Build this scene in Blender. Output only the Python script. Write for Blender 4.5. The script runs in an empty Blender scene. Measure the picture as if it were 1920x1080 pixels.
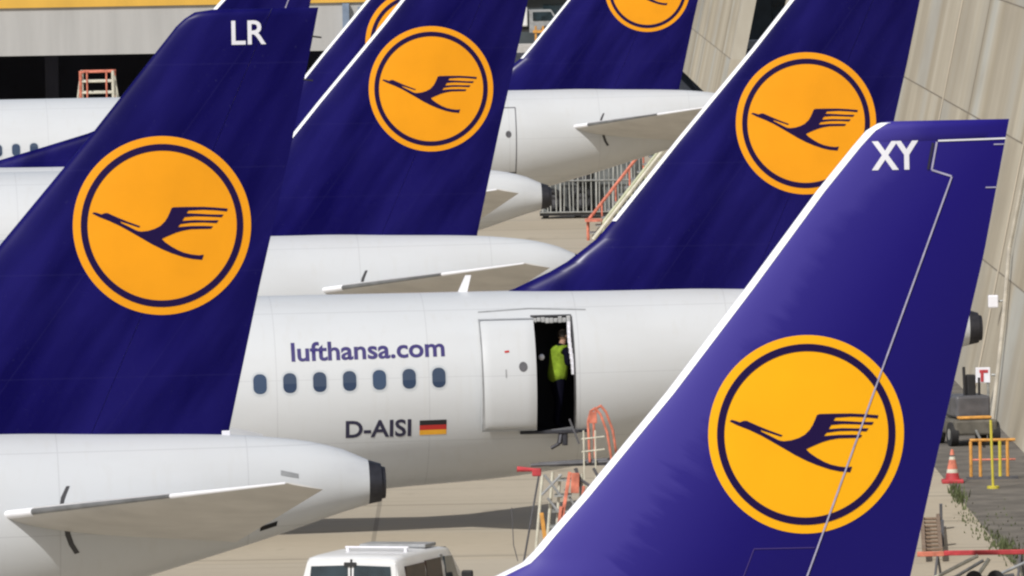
import bpy, bmesh, math, random
from mathutils import Vector, Matrix
random.seed(7)
S = bpy.context.scene
COL = S.collection
R = math.radians

# ------------------------------------------------------------------ camera
H = 15.1
pitch = math.atan(955 / 20000); roll = R(1.0)
fwd = Vector((0, math.cos(pitch), -math.sin(pitch)))
U = Vector((0, math.sin(pitch), math.cos(pitch))); X = Vector((1, 0, 0))
cup = U * math.cos(roll) + X * math.sin(roll)
crt = X * math.cos(roll) - U * math.sin(roll)
cd = bpy.data.cameras.new('camera'); cam = bpy.data.objects.new('camera', cd); COL.objects.link(cam)
M = Matrix((crt, cup, -fwd)).transposed().to_4x4(); M.translation = (0, 0, H)
cam.matrix_world = M
cd.sensor_width = 36; cd.lens = 375; cd.clip_start = 1; cd.clip_end = 6000
S.camera = cam

# ------------------------------------------------------------------ light
EL, AZ = R(45), R(30)                       # sun behind the camera, to its left
w = bpy.data.worlds.new('World'); S.world = w; w.use_nodes = True
nt = w.node_tree; bg = nt.nodes['Background']
sky = nt.nodes.new('ShaderNodeTexSky'); sky.sky_type = 'NISHITA'; sky.sun_disc = False
sky.sun_elevation = EL; sky.sun_rotation = math.pi + AZ; sky.dust_density = 2.5
nt.links.new(sky.outputs[0], bg.inputs[0]); bg.inputs[1].default_value = 0.075
sl = bpy.data.lights.new('sun', 'SUN'); sl.energy = 3.5; sl.angle = R(0.6); sl.color = (1, .975, .93)
so = bpy.data.objects.new('sun', sl); COL.objects.link(so)
sd = Vector((-math.sin(AZ) * math.cos(EL), -math.cos(AZ) * math.cos(EL), math.sin(EL)))
so.rotation_euler = sd.to_track_quat('Z', 'Y').to_euler()
S.view_settings.view_transform = 'Standard'; S.view_settings.look = 'None'
S.view_settings.exposure = 0.0; S.view_settings.gamma = 1
S.render.engine = 'CYCLES'
S.cycles.filter_width = 2.3
S.cycles.use_denoising = True

# ------------------------------------------------------------------ materials
def mat(name, col, rough=.5, metal=0., var=0., scale=3., coat=0., bump=0., bscale=20., stretch=(1, 1, 1), spec=.5):
    m = bpy.data.materials.new(name); m.use_nodes = True
    n = m.node_tree.nodes; l = m.node_tree.links; b = n['Principled BSDF']
    b.inputs['Base Color'].default_value = (*col, 1); b.inputs['Roughness'].default_value = rough
    b.inputs['Metallic'].default_value = metal; b.inputs['Coat Weight'].default_value = coat
    b.inputs['Coat Roughness'].default_value = .12; b.inputs['Specular IOR Level'].default_value = spec
    tc = n.new('ShaderNodeTexCoord')
    mp = n.new('ShaderNodeMapping'); mp.inputs['Scale'].default_value = stretch
    l.new(tc.outputs['Object'], mp.inputs[0])
    if var:
        ns = n.new('ShaderNodeTexNoise'); ns.inputs['Scale'].default_value = scale; ns.inputs['Detail'].default_value = 6
        l.new(mp.outputs[0], ns.inputs[0])
        rp = n.new('ShaderNodeValToRGB')
        rp.color_ramp.elements[0].position = .3; rp.color_ramp.elements[1].position = .7
        rp.color_ramp.elements[0].color = (*[c * (1 - var) for c in col], 1)
        rp.color_ramp.elements[1].color = (*[min(1, c * (1 + var * .6)) for c in col], 1)
        l.new(ns.outputs[0], rp.inputs[0]); l.new(rp.outputs[0], b.inputs['Base Color'])
    if bump:
        nb = n.new('ShaderNodeTexNoise'); nb.inputs['Scale'].default_value = bscale; nb.inputs['Detail'].default_value = 3
        l.new(mp.outputs[0], nb.inputs[0])
        bp = n.new('ShaderNodeBump'); bp.inputs['Strength'].default_value = bump; bp.inputs['Distance'].default_value = .05
        l.new(nb.outputs[0], bp.inputs['Height']); l.new(bp.outputs[0], b.inputs['Normal'])
    return m

def math_node(nt, op, a, b=None):
    n = nt.nodes.new('ShaderNodeMath'); n.operation = op
    for i, v in enumerate((a, b)):
        if v is None: continue
        if isinstance(v, (int, float)): n.inputs[i].default_value = v
        else: nt.links.new(v, n.inputs[i])
    return n.outputs[0]

def mix(nt, fac, a, b):
    n = nt.nodes.new('ShaderNodeMix'); n.data_type = 'RGBA'
    if isinstance(fac, (int, float)): n.inputs[0].default_value = fac
    else: nt.links.new(fac, n.inputs[0])
    for i, v in ((6, a), (7, b)):
        if isinstance(v, tuple): n.inputs[i].default_value = (*v, 1)
        else: nt.links.new(v, n.inputs[i])
    return n.outputs[2]

def noise(nt, vec, scale, detail=5):
    n = nt.nodes.new('ShaderNodeTexNoise'); n.inputs['Scale'].default_value = scale; n.inputs['Detail'].default_value = detail
    nt.links.new(vec, n.inputs[0]); return n.outputs[0]

def mapped(nt, scale=(1, 1, 1), rot=(0, 0, 0), kind='POINT'):
    tc = nt.nodes.new('ShaderNodeTexCoord'); mp = nt.nodes.new('ShaderNodeMapping'); mp.vector_type = kind
    mp.inputs['Scale'].default_value = scale; mp.inputs['Rotation'].default_value = rot
    nt.links.new(tc.outputs['Object'], mp.inputs[0]); return mp.outputs[0]

def ramp(nt, v, lo, hi):
    n = nt.nodes.new('ShaderNodeMapRange'); n.clamp = True
    nt.links.new(v, n.inputs[0]); n.inputs[1].default_value = lo; n.inputs[2].default_value = hi
    return n.outputs[0]

def white_paint():
    m = mat('white_paint', (.575, .595, .615), .42, coat=.1, spec=.3)
    nt = m.node_tree; b = nt.nodes['Principled BSDF']
    v = mapped(nt); sep = nt.nodes.new('ShaderNodeSeparateXYZ'); nt.links.new(v, sep.inputs[0])
    f = math_node(nt, 'FRACT', math_node(nt, 'MULTIPLY', math_node(nt, 'ADD', sep.outputs[0], 100.37), 1 / 2.66))
    seam = math_node(nt, 'GREATER_THAN', f, .9935)
    fz = math_node(nt, 'FRACT', math_node(nt, 'MULTIPLY', math_node(nt, 'ADD', sep.outputs[2], 100.55), 1 / 1.12))
    seam2 = math_node(nt, 'GREATER_THAN', fz, .988)
    seams = math_node(nt, 'MULTIPLY', math_node(nt, 'MAXIMUM', seam, seam2), .2)
    dirt = ramp(nt, noise(nt, mapped(nt, (.35, 1, 1.3)), 1.6), .45, .8)
    streak = ramp(nt, noise(nt, mapped(nt, (7, 3, .5)), 1.0), .55, .8)
    c = mix(nt, math_node(nt, 'MULTIPLY', dirt, .22), (.58, .60, .62), (.46, .46, .455))
    c = mix(nt, math_node(nt, 'MULTIPLY', streak, .24), c, (.5, .49, .46))
    soot = math_node(nt, 'MULTIPLY', ramp(nt, sep.outputs[0], -1.1, -.2), ramp(nt, noise(nt, mapped(nt, (.6, 2, 2)), 2.0, 5), .35, .7))
    c = mix(nt, math_node(nt, 'MULTIPLY', soot, .35), c, (.3, .3, .32))
    riv = nt.nodes.new('ShaderNodeTexVoronoi'); riv.inputs['Scale'].default_value = 7; nt.links.new(mapped(nt, (1, 1, 1)), riv.inputs['Vector'])
    c = mix(nt, math_node(nt, 'MULTIPLY', math_node(nt, 'LESS_THAN', riv.outputs[0], .07), .12), c, (.3, .3, .32))
    c = mix(nt, seams, c, (.2, .2, .22))
    nt.links.new(c, b.inputs['Base Color'])
    return m

def blue_paint():
    m = mat('blue_paint', (.0065, .0045, .108), .25, spec=.11, bump=.05, bscale=.8, stretch=(1.7, 1, .45))
    nt = m.node_tree; b = nt.nodes['Principled BSDF']
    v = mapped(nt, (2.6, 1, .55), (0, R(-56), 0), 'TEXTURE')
    band = ramp(nt, noise(nt, v, 1.0, 3), .36, .66)  # soft diagonal reflections painted into the blue as paler bands
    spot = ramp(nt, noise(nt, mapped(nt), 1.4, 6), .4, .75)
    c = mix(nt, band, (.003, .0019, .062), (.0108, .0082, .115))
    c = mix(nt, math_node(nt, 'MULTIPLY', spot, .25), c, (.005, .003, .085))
    sep = nt.nodes.new('ShaderNodeSeparateXYZ'); nt.links.new(mapped(nt), sep.inputs[0])
    ln = math_node(nt, 'GREATER_THAN', math_node(nt, 'FRACT', math_node(nt, 'MULTIPLY', math_node(nt, 'ADD', sep.outputs[2], .4), 1 / 1.45)), .991)
    sk = math_node(nt, 'SUBTRACT', sep.outputs[0], math_node(nt, 'MULTIPLY', sep.outputs[2], .74))
    ln2 = math_node(nt, 'GREATER_THAN', math_node(nt, 'FRACT', math_node(nt, 'MULTIPLY', math_node(nt, 'ADD', sk, 50.2), 1 / 1.9)), .992)
    dust = ramp(nt, noise(nt, mapped(nt, (6, 6, 6)), 4, 2), .70, .78)
    c = mix(nt, math_node(nt, 'MULTIPLY', math_node(nt, 'MAXIMUM', ln, ln2), .10), c, (.06, .055, .2))
    c = mix(nt, math_node(nt, 'MULTIPLY', dust, .12), c, (.12, .12, .25))
    nt.links.new(c, b.inputs['Base Color'])
    rr = ramp(nt, noise(nt, mapped(nt), .8, 4), .3, .7)
    nt.links.new(math_node(nt, 'ADD', .18, math_node(nt, 'MULTIPLY', rr, .2)), b.inputs['Roughness'])
    return m

def weathered_sheen_blue():
    # chalky rain streaks and sky reflection painted in along the nearest leading edge
    m = mat('weathered_sheen_blue_paint', (.009, .005, .12), .3, spec=.2)
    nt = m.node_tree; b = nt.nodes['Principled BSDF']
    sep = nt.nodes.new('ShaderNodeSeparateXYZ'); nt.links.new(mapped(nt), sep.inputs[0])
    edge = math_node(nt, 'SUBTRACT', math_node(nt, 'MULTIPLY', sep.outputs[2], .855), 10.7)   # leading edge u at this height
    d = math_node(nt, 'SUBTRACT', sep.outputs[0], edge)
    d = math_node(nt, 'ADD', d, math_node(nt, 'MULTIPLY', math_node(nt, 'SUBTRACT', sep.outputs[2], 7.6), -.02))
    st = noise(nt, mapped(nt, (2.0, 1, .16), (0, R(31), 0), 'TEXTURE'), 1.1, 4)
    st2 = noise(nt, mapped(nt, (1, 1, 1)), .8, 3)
    low = ramp(nt, sep.outputs[2], 9.8, 5.9)          # chalking and painted reflection reach farther aft near the root
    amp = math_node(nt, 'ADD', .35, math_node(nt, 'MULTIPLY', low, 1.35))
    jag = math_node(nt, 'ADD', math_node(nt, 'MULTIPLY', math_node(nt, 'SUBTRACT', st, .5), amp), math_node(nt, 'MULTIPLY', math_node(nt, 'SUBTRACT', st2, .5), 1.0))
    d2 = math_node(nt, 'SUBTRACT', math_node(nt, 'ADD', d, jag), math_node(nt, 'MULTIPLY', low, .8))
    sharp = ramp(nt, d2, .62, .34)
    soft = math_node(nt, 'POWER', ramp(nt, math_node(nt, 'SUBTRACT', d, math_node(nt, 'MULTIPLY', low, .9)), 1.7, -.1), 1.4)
    fade_sheen = math_node(nt, 'ADD', math_node(nt, 'MULTIPLY', sharp, .26), math_node(nt, 'MULTIPLY', soft, .50))
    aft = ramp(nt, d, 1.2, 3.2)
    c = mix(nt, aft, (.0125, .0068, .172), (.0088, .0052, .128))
    c = mix(nt, fade_sheen, c, (.066, .053, .31))
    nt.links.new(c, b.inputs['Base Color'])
    nt.links.new(math_node(nt, 'ADD', .3, math_node(nt, 'MULTIPLY', fade_sheen, .25)), b.inputs['Roughness'])
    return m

WHITE = white_paint()
BLUE = blue_paint()
BLUEW = weathered_sheen_blue()
BLUE2 = mat('blue_ring', (.014, .0055, .055), .45, spec=.15)
YELLOW = mat('yellow_emblem', (.9, .355, .009), .38, var=.06, scale=1.2, spec=.3)
YELLOWB = mat('lit_yellow_emblem', (.97, .455, .005), .38, var=.04, scale=1.2, spec=.3)  # lighter copy of the disc yellow, brighter light on this fin painted in
EDGE = mat('bare_leading_edge', (.86, .87, .91), .35, 0, var=.06)
SEAM = mat('hinge_seam', (.42, .40, .55), .5, var=.2, scale=8)
SEAMY = mat('joint_on_disc', (.74, .30, .012), .5, var=.3)
LETTERW = mat('white_lettering', (.8, .8, .86), .5, var=.05)
LETTERB = mat('blue_lettering', (.03, .02, .14), .5, var=.1)
LETTERK = mat('black_lettering', (.02, .018, .05), .5, var=.1)
NOZ = mat('sooty_metal', (.05, .05, .06), .5, .5, var=.4, scale=6)
SOOT = mat('soot', (.008, .008, .01), .8, var=.3)
DARKEDGE = mat('dark_edge_strip', (.15, .153, .155), .5, var=.3)
DARK = mat('dark_line', (.06, .06, .065), .6, var=.2)
def cabin_glass():
    m = mat('cabin_glass', (.035, .06, .12), .15, coat=.4)
    nt = m.node_tree; b = nt.nodes['Principled BSDF']
    oi = nt.nodes.new('ShaderNodeObjectInfo'); sep = nt.nodes.new('ShaderNodeSeparateXYZ'); nt.links.new(mapped(nt), sep.inputs[0])
    lvl = math_node(nt, 'SUBTRACT', math_node(nt, 'MULTIPLY', oi.outputs['Random'], .5), .12)
    blind = math_node(nt, 'GREATER_THAN', sep.outputs[2], lvl)          # blind drawn part of the way down
    c = mix(nt, oi.outputs['Random'], (.02, .035, .075), (.05, .08, .14))
    c = mix(nt, math_node(nt, 'MULTIPLY', blind, .25), c, (.11, .14, .18))
    nt.links.new(c, b.inputs['Base Color']); return m
GLASS = cabin_glass()
WFRAME = mat('window_surround', (.50, .53, .56), .45, var=.06)
LINING = mat('cloth_lining', (.45, .46, .47), .7, var=.25, scale=8)
UNDER = mat('tailplane_paint', (.63, .625, .615), .45, var=.12, scale=1.5)
CABIN = mat('cabin_shade_black', (.006, .006, .012), .7, var=.3)  # near-black walls, the unlit interior's shade put into the colour
STEEL = mat('galvanised_steel', (.42, .43, .42), .45, .6, var=.3, scale=8)
CREAM = mat('cream_paint', (.62, .6, .5), .5, var=.2, scale=6)
RED = mat('red_orange_paint', (.66, .22, .15), .7, var=.45, scale=6, spec=.2)
REDP = mat('signal_red', (.50, .05, .06), .6, var=.35, scale=5)
ORANGE = mat('orange_paint', (.68, .33, .07), .7, var=.4, scale=5)
YEL = mat('yellow_pole_paint', (.6, .52, .06), .5, var=.15, scale=5)
BLACK = mat('rubber', (.02, .02, .022), .7, var=.3)
GREYD = mat('dark_grey_paint', (.1, .1, .11), .5, var=.3, scale=5)
GREYM = mat('mid_grey_paint', (.3, .31, .32), .5, var=.25, scale=5)
VANW = mat('van_white_paint', (.78, .79, .8), .3, var=.05, scale=2, coat=.4)
VGLASS = mat('tinted_glass', (.02, .035, .045), .08, var=.5, scale=3, coat=.6)
VGLASS2 = mat('brown_tinted_glass', (.035, .018, .014), .2, var=.8, scale=5, coat=0, spec=.25)
HIVIS = mat('hi_vis_cloth', (.22, .33, .03), .9, var=.3, scale=9, bump=.3, bscale=14, spec=.1)
CLOTH = mat('dark_workwear', (.005, .005, .012), .95, var=.2, scale=9, spec=.05)
SKIN = mat('skin', (.42, .24, .17), .55, var=.1, scale=10)
HAIR = mat('dark_hair', (.03, .02, .015), .6, var=.2, scale=30)
FBLACK = mat('flag_black', (.012, .011, .014), .5, var=.1)
FRED = mat('flag_red', (.5, .025, .02), .5, var=.1)
FGOLD = mat('flag_gold', (.85, .42, .03), .5, var=.1)

# ------------------------------------------------------------------ helpers
def tag(o, label=None, cat=None, group=None, kind=None):
    if label: o['label'] = label
    if cat: o['category'] = cat
    if group: o['group'] = group
    if kind: o['kind'] = kind
    return o

def empty(name, loc, rz=0, label=None, cat=None, group=None):
    o = bpy.data.objects.new(name, None); COL.objects.link(o); o.location = loc; o.rotation_euler = (0, 0, rz)
    o.empty_display_size = .3
    return tag(o, label, cat, group)

def link(name, bm, mats, parent=None, smooth=False, loc=None, rz=0):
    me = bpy.data.meshes.new(name)
    bmesh.ops.recalc_face_normals(bm, faces=bm.faces)
    bm.to_mesh(me); bm.free()
    for m in (mats if isinstance(mats, (list, tuple)) else [mats]): me.materials.append(m)
    if smooth:
        me.polygons.foreach_set('use_smooth', [True] * len(me.polygons)); me.set_sharp_from_angle(angle=R(58))
    o = bpy.data.objects.new(name, me); COL.objects.link(o)
    if parent: o.parent = parent
    if loc: o.location = loc
    if rz: o.rotation_euler = (0, 0, rz)
    return o

def dup_tree(o, parent=None):
    c = o.copy(); COL.objects.link(c); c.parent = parent
    for ch in list(o.children): dup_tree(ch, c)
    return c

def box(bm, c, s, rot=None, mi=0, bevel=0.):
    r = bmesh.ops.create_cube(bm, size=1); vs = r['verts']
    bmesh.ops.scale(bm, vec=s, verts=vs)
    fs = list({f for v in vs for f in v.link_faces})
    if bevel:
        es = list({e for v in vs for e in v.link_edges})
        rb = bmesh.ops.bevel(bm, geom=es, offset=bevel, segments=2, affect='EDGES', profile=.5)
        fs = list({f for f in rb['faces']} | {f for f in fs if f.is_valid})
        vs = list({v for f in fs for v in f.verts})
        fs = list({f for v in vs for f in v.link_faces})
    if rot: bmesh.ops.rotate(bm, cent=(0, 0, 0), matrix=Matrix.Rotation(rot[0], 3, rot[1]), verts=vs)
    bmesh.ops.translate(bm, vec=c, verts=vs)
    for f in fs: f.material_index = mi
    return vs

def tube(bm, p, q, r, n=8, mi=0, r2=None):
    p, q = Vector(p), Vector(q); d = q - p; L = d.length
    if L < 1e-6: return
    res = bmesh.ops.create_cone(bm, cap_ends=True, segments=n, radius1=r, radius2=r if r2 is None else r2, depth=L)
    vs = res['verts']
    bmesh.ops.rotate(bm, cent=(0, 0, 0), matrix=d.to_track_quat('Z', 'Y').to_matrix(), verts=vs)
    bmesh.ops.translate(bm, vec=(p + q) / 2, verts=vs)
    for f in {f for v in vs for f in v.link_faces}: f.material_index = mi
    return vs

def path(bm, pts, r, mi=0, n=8):
    for a, b in zip(pts, pts[1:]): tube(bm, a, b, r, n, mi)
    for a in pts[1:-1]:
        s = bmesh.ops.create_uvsphere(bm, u_segments=8, v_segments=5, radius=r * 1.02)
        bmesh.ops.translate(bm, vec=a, verts=s['verts'])
        for f in {f for v in s['verts'] for f in v.link_faces}: f.material_index = mi

def prism(bm, poly, axis, a, b, mi=0):
    """extrude a 2-D polygon between a and b along axis ('x','y','z')"""
    def P(p, t):
        return {'x': (t, p[0], p[1]), 'y': (p[0], t, p[1]), 'z': (p[0], p[1], t)}[axis]
    v1 = [bm.verts.new(P(p, a)) for p in poly]; v2 = [bm.verts.new(P(p, b)) for p in poly]
    fs = [bm.faces.new(v1), bm.faces.new(v2[::-1])]
    for i in range(len(poly)):
        j = (i + 1) % len(poly); fs.append(bm.faces.new((v1[i], v1[j], v2[j], v2[i])))
    for f in fs: f.material_index = mi
    return fs

def lerp_tab(tab, x):
    if x <= tab[0][0]: return tab[0][1]
    for (a, fa), (b, fb) in zip(tab, tab[1:]):
        if x <= b: return fa + (fb - fa) * (x - a) / (b - a) if b > a else fb
    return tab[-1][1]

def smooth_tab(tab, x):
    """monotone-ish cubic (finite-difference hermite) through a table"""
    n = len(tab)
    if x <= tab[0][0]: return tab[0][1]
    if x >= tab[-1][0]: return tab[-1][1]
    for i in range(n - 1):
        if x <= tab[i + 1][0]: break
    def sl(k):
        if k <= 0 or k >= n - 1:
            k0, k1 = (0, 1) if k <= 0 else (n - 2, n - 1)
            return (tab[k1][1] - tab[k0][1]) / (tab[k1][0] - tab[k0][0])
        a = (tab[k][1] - tab[k - 1][1]) / (tab[k][0] - tab[k - 1][0]); b = (tab[k + 1][1] - tab[k][1]) / (tab[k + 1][0] - tab[k][0])
        return 0 if a * b <= 0 else 2 * a * b / (a + b)
    x0, y0 = tab[i]; x1, y1 = tab[i + 1]; h = x1 - x0; t = (x - x0) / h
    return (2 * t**3 - 3 * t * t + 1) * y0 + (t**3 - 2 * t * t + t) * h * sl(i) + (-2 * t**3 + 3 * t * t) * y1 + (t**3 - t * t) * h * sl(i + 1)

# ------------------------------------------------------------------ aircraft geometry (u aft from the tail tip, y to starboard, z up from the ground)
class Jet:
    """narrow-body twin: fuselage and fin surfaces as functions"""
    crown = [(-60, 6.11), (-5.4, 6.11), (-3.9, 6.06), (-2.17, 5.995), (-1.2, 5.9), (-.6, 5.76), (-.23, 5.6), (0, 5.53)]
    belly = [(-60, 1.97), (-16, 1.97), (-13, 2.35), (-10.57, 2.68), (-8.6, 2.82), (-7.04, 3.04), (-5, 3.56), (-3.35, 4.04), (-1.68, 4.525), (-.25, 4.97), (0, 5.02)]
    width = [(-60, 1.975), (-13, 1.975), (-11, 1.94), (-9, 1.83), (-7, 1.6), (-5, 1.28), (-3, .93), (-1.5, .62), (-.25, .34), (0, .27)]
    le = [(5.6, -9.9), (5.9, -9.0), (6.05, -8.55), (6.15, -8.25), (6.3, -7.92), (6.425, -7.637), (6.6, -7.32), (6.779, -7.075), (7.0, -6.78), (7.358, -6.462), (8.717, -5.335), (10.268, -4.0), (11.43, -3.05), (11.60, -2.91), (11.721, -2.813), (11.831, -2.69), (11.917, -2.548), (11.952, -2.286)]
    te = [(5.6, -2.28), (5.997, -2.19), (8.042, -1.72), (9.974, -1.245), (11.423, -.925), (11.952, -.815)]
    top = 11.952; tipcap = .10; sle = (8.717, -5.335, .836); tc = .10; hinge = None; logo = (-3.067, 8.952, 1.25)
    def __init__(s, L): s.L = L
    def sec(s, u):
        t, b, hw = smooth_tab(s.crown, u), smooth_tab(s.belly, u), smooth_tab(s.width, u)
        k = (u + s.L) / 6.5
        if k < 1:                                   # nose
            k = max(k, 0.); f = math.sqrt(max(0, 1 - (1 - k) ** 2))
            zn = b + (t - b) * .36
            t, b, hw = zn + (t - zn) * f ** 1.15, zn + (b - zn) * f ** .9, hw * f
        return (t + b) / 2, max((t - b) / 2, .01), max(hw, .01)
    def fus_y(s, u, z):
        zc, b, hw = s.sec(u); return -hw * math.sqrt(max(.0004, 1 - ((z - zc) / b) ** 2))
    def LE(s, z): return lerp_tab(s.le, z)
    def TE(s, z): return lerp_tab(s.te, z)
    def SLE(s, z): return max(s.sle[1] + (z - s.sle[0]) * s.sle[2], s.LE(z) if z < s.sle[0] else -99)
    def HG(s, z):
        if s.hinge: return s.hinge(z)
        a = s.sle[1] + (z - s.sle[0]) * s.sle[2]; return a + .64 * (s.TE(z) - a)
    def fin_y(s, u, z):
        le, te = s.LE(z), s.TE(z); c = max(te - le, .05)
        x = min(max((u - le) / c, 0), 1)
        cref = min(c, s.TE(z) - (s.sle[1] + (z - s.sle[0]) * s.sle[2]))
        yt = 5 * s.tc * cref * (.2969 * math.sqrt(x) - .126 * x - .3516 * x * x + .2843 * x**3 - .1015 * x**4)
        if z > s.top - s.tipcap: yt *= math.sqrt(max(.02, 1 - ((z - s.top + s.tipcap) / s.tipcap) ** 2))
        return max(yt, .004)

class Jet737(Jet):
    crown = [(-60, 5.25), (-6, 5.25), (-3, 5.22), (-1, 5.05), (-.2, 4.75), (0, 4.6)]
    belly = [(-60, 1.25), (-14, 1.25), (-11, 1.6), (-8, 2.2), (-5, 3.0), (-2, 3.8), (-.2, 4.25), (0, 4.4)]
    width = [(-60, 1.88), (-12, 1.88), (-9, 1.7), (-6, 1.35), (-3, .85), (-1, .42), (0, .1)]
    le = [(5.0, -9.0), (5.3, -7.75), (5.55, -6.9), (5.72, -6.25), (5.868, -5.784), (6.015, -5.47), (6.15, -5.33), (6.318, -5.185), (6.773, -4.772), (7.441, -4.2), (7.958, -3.755), (9.146, -2.81), (10.244, -1.965), (10.767, -1.524), (10.943, -1.364), (11.02, -1.23), (11.046, -1.113)]
    te = [(5.0, -1.12), (5.746, -.934), (7.534, -.504), (9.487, -.01), (11.046, .31)]
    top = 11.046; tipcap = .09; sle = (7.958, -3.755, .8); tc = .10; logo = (-2.146, 7.436, 1.155)
    def hinge(s, z):
        if z > 10.815: return s.TE(z)
        if z > 10.475: return -.621 + (z - 10.475) / .34 * .07
        if z > 10.395: return -.372 - (z - 10.395) / .08 * .249
        return -2.167 + (z - 5.777) * .3888

def grid(bm, rows, mi=0):
    vr = [[bm.verts.new(p) for p in r] for r in rows]
    for a, b in zip(vr, vr[1:]):
        for i in range(len(a) - 1):
            try: bm.faces.new((a[i], a[i + 1], b[i + 1], b[i])).material_index = mi
            except ValueError: pass
    return vr

def fin_rows(j, z0, extra=()):
    zs = set(); n = 46
    for i in range(n): zs.add(round(z0 + (j.top - z0) * (i / (n - 1)), 4))
    for k in range(9): zs.add(round(j.top - j.tipcap * (1 - math.sin(k / 8 * math.pi / 2)), 4))
    for z, _ in j.le:
        if z > z0: zs.add(round(z, 4))
    for z in extra: zs.add(round(z, 4))
    return sorted(zs)

def fin_mesh(j, u0, u1, z0, z1, n=30, extra=(), grow=0.):
    """closed double-sided patch of fin between u0(z) and u1(z)"""
    bm = bmesh.new(); rows = []
    for z in fin_rows(j, z0, extra):
        if z > z1 + 1e-5: continue
        a, b = u0(z), u1(z)
        port = []
        for i in range(n + 1):
            t = i / n; u = a + (b - a) * (t * t if abs(a - j.LE(z)) < .02 else t)
            port.append((u, -j.fin_y(u, z), z))
        if grow:
            port = [(p[0] - grow, p[1] - grow * (1 if i else 0), p[2] + (grow * .5 if z > j.top - .2 else 0)) for i, p in enumerate(port)]
        star = [(p[0], -p[1], p[2]) for p in port[::-1]]
        rows.append(port + star + [port[0]])
    vr = grid(bm, rows)
    for k in (0, -1):
        try: bm.faces.new(vr[k][:-1])
        except ValueError: pass
    bmesh.ops.remove_doubles(bm, verts=bm.verts, dist=.0004)
    return bm

# ---- flat marks laid on a surface
def cut(bm, step, lo, hi):
    for ax in (0, 1):
        no = Vector((1, 0, 0)) if ax == 0 else Vector((0, 1, 0))
        x = lo[ax] + step
        while x < hi[ax]:
            bmesh.ops.bisect_plane(bm, geom=bm.verts[:] + bm.edges[:] + bm.faces[:], plane_co=no * x, plane_no=no, dist=1e-5)
            x += step

def poly_bm(bm, poly, mi=0):
    f = bm.faces.new([bm.verts.new((p[0], p[1], 0)) for p in poly]); f.material_index = mi
    return f

def lay(bm, surf, off, step=.12):
    """2-D mesh (u,z in its x,y) laid on y = surf(u,z) - off; off may depend on material index"""
    bmesh.ops.triangulate(bm, faces=bm.faces[:])
    lo = [min(v.co[i] for v in bm.verts) for i in (0, 1)]; hi = [max(v.co[i] for v in bm.verts) for i in (0, 1)]
    cut(bm, step, lo, hi)
    for v in bm.verts:
        o = off[v.link_faces[0].material_index] if isinstance(off, (list, tuple)) and v.link_faces else (off if not isinstance(off, (list, tuple)) else off[0])
        u, z = v.co.x, v.co.y
        v.co = (u, surf(u, z) - o, z)
    return bm

def text_bm(body, x, y, wdt, hgt, bold=.0, slope=0., lean=0.):
    """letters scaled into a box whose lower left corner is x,y"""
    cu = bpy.data.curves.new('lettering_curve', 'FONT'); cu.body = body; cu.offset = bold; cu.resolution_u = 4
    o = bpy.data.objects.new('lettering_curve', cu); COL.objects.link(o)
    dg = bpy.context.evaluated_depsgraph_get(); me = bpy.data.meshes.new_from_object(o.evaluated_get(dg))
    bpy.data.objects.remove(o); bpy.data.curves.remove(cu)
    bm = bmesh.new(); bm.from_mesh(me); bpy.data.meshes.remove(me)
    xs = [v.co.x for v in bm.verts]; ys = [v.co.y for v in bm.verts]
    y0 = min(ys); sx = wdt / (max(xs) - min(xs)); sy = hgt / (max(ys) - y0); x0 = min(xs)
    for v in bm.verts:
        px = (v.co.x - x0) * sx; py = (v.co.y - y0) * sy
        v.co = (x + px + lean * py, y + py + px * slope, 0)
    return bm

CR = [(35,265),(60,250),(105,262),(150,280),(190,265),(225,265),(350,325),(480,383),(625,440),(605,455),(470,405),(375,372),(390,393),(480,440),(570,490),(600,502),(640,508),(720,500),(800,478),(870,443),(930,385),(965,330),(990,275),(1012,222),(1040,210),(1200,210),(1400,214),(1550,226),(1705,243),(1695,278),(1550,260),(1400,250),(1220,256),(1195,290),(1350,300),(1500,313),(1652,318),(1628,350),(1450,337),(1300,330),(1172,338),(1140,385),(1300,378),(1450,386),(1592,388),(1565,422),(1400,410),(1250,410),(1118,425),(1085,462),(1250,453),(1400,455),(1520,462),(1495,492),(1380,492),(1250,492),(1150,507),(1060,532),(960,572),(885,605),(930,652),(1000,703),(1080,752),(1160,788),(1250,812),(1340,825),(1400,818),(1378,882),(1260,868),(1150,842),(1000,787),(880,732),(760,667),(640,592),(500,505),(380,433),(250,367),(120,312)]
CRANE = [((1360 + x / 6 - 1509) / 183, -(740 + y / 6 - 813) / 188) for x, y in CR]

def emblem(j, parent, ymat=YELLOW):
    cu, cz, r = j.logo
    surf = lambda u, z: -j.fin_y(u, z)
    bm = bmesh.new()
    N = 96
    circ = lambda q: [(cu + r * q * math.cos(2 * math.pi * i / N), cz + r * q * math.sin(2 * math.pi * i / N)) for i in range(N)]
    poly_bm(bm, circ(1.0), 0)
    a, b = circ(.912), circ(.838)
    for i in range(N):
        k = (i + 1) % N
        poly_bm(bm, [a[i], a[k], b[k], b[i]], 1)
    poly_bm(bm, [(cu + r * x, cz + r * y) for x, y in CRANE], 1)
    lay(bm, surf, [.006, .012], .1)
    return link('crane_emblem', bm, [ymat, BLUE2], parent, True)

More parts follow.
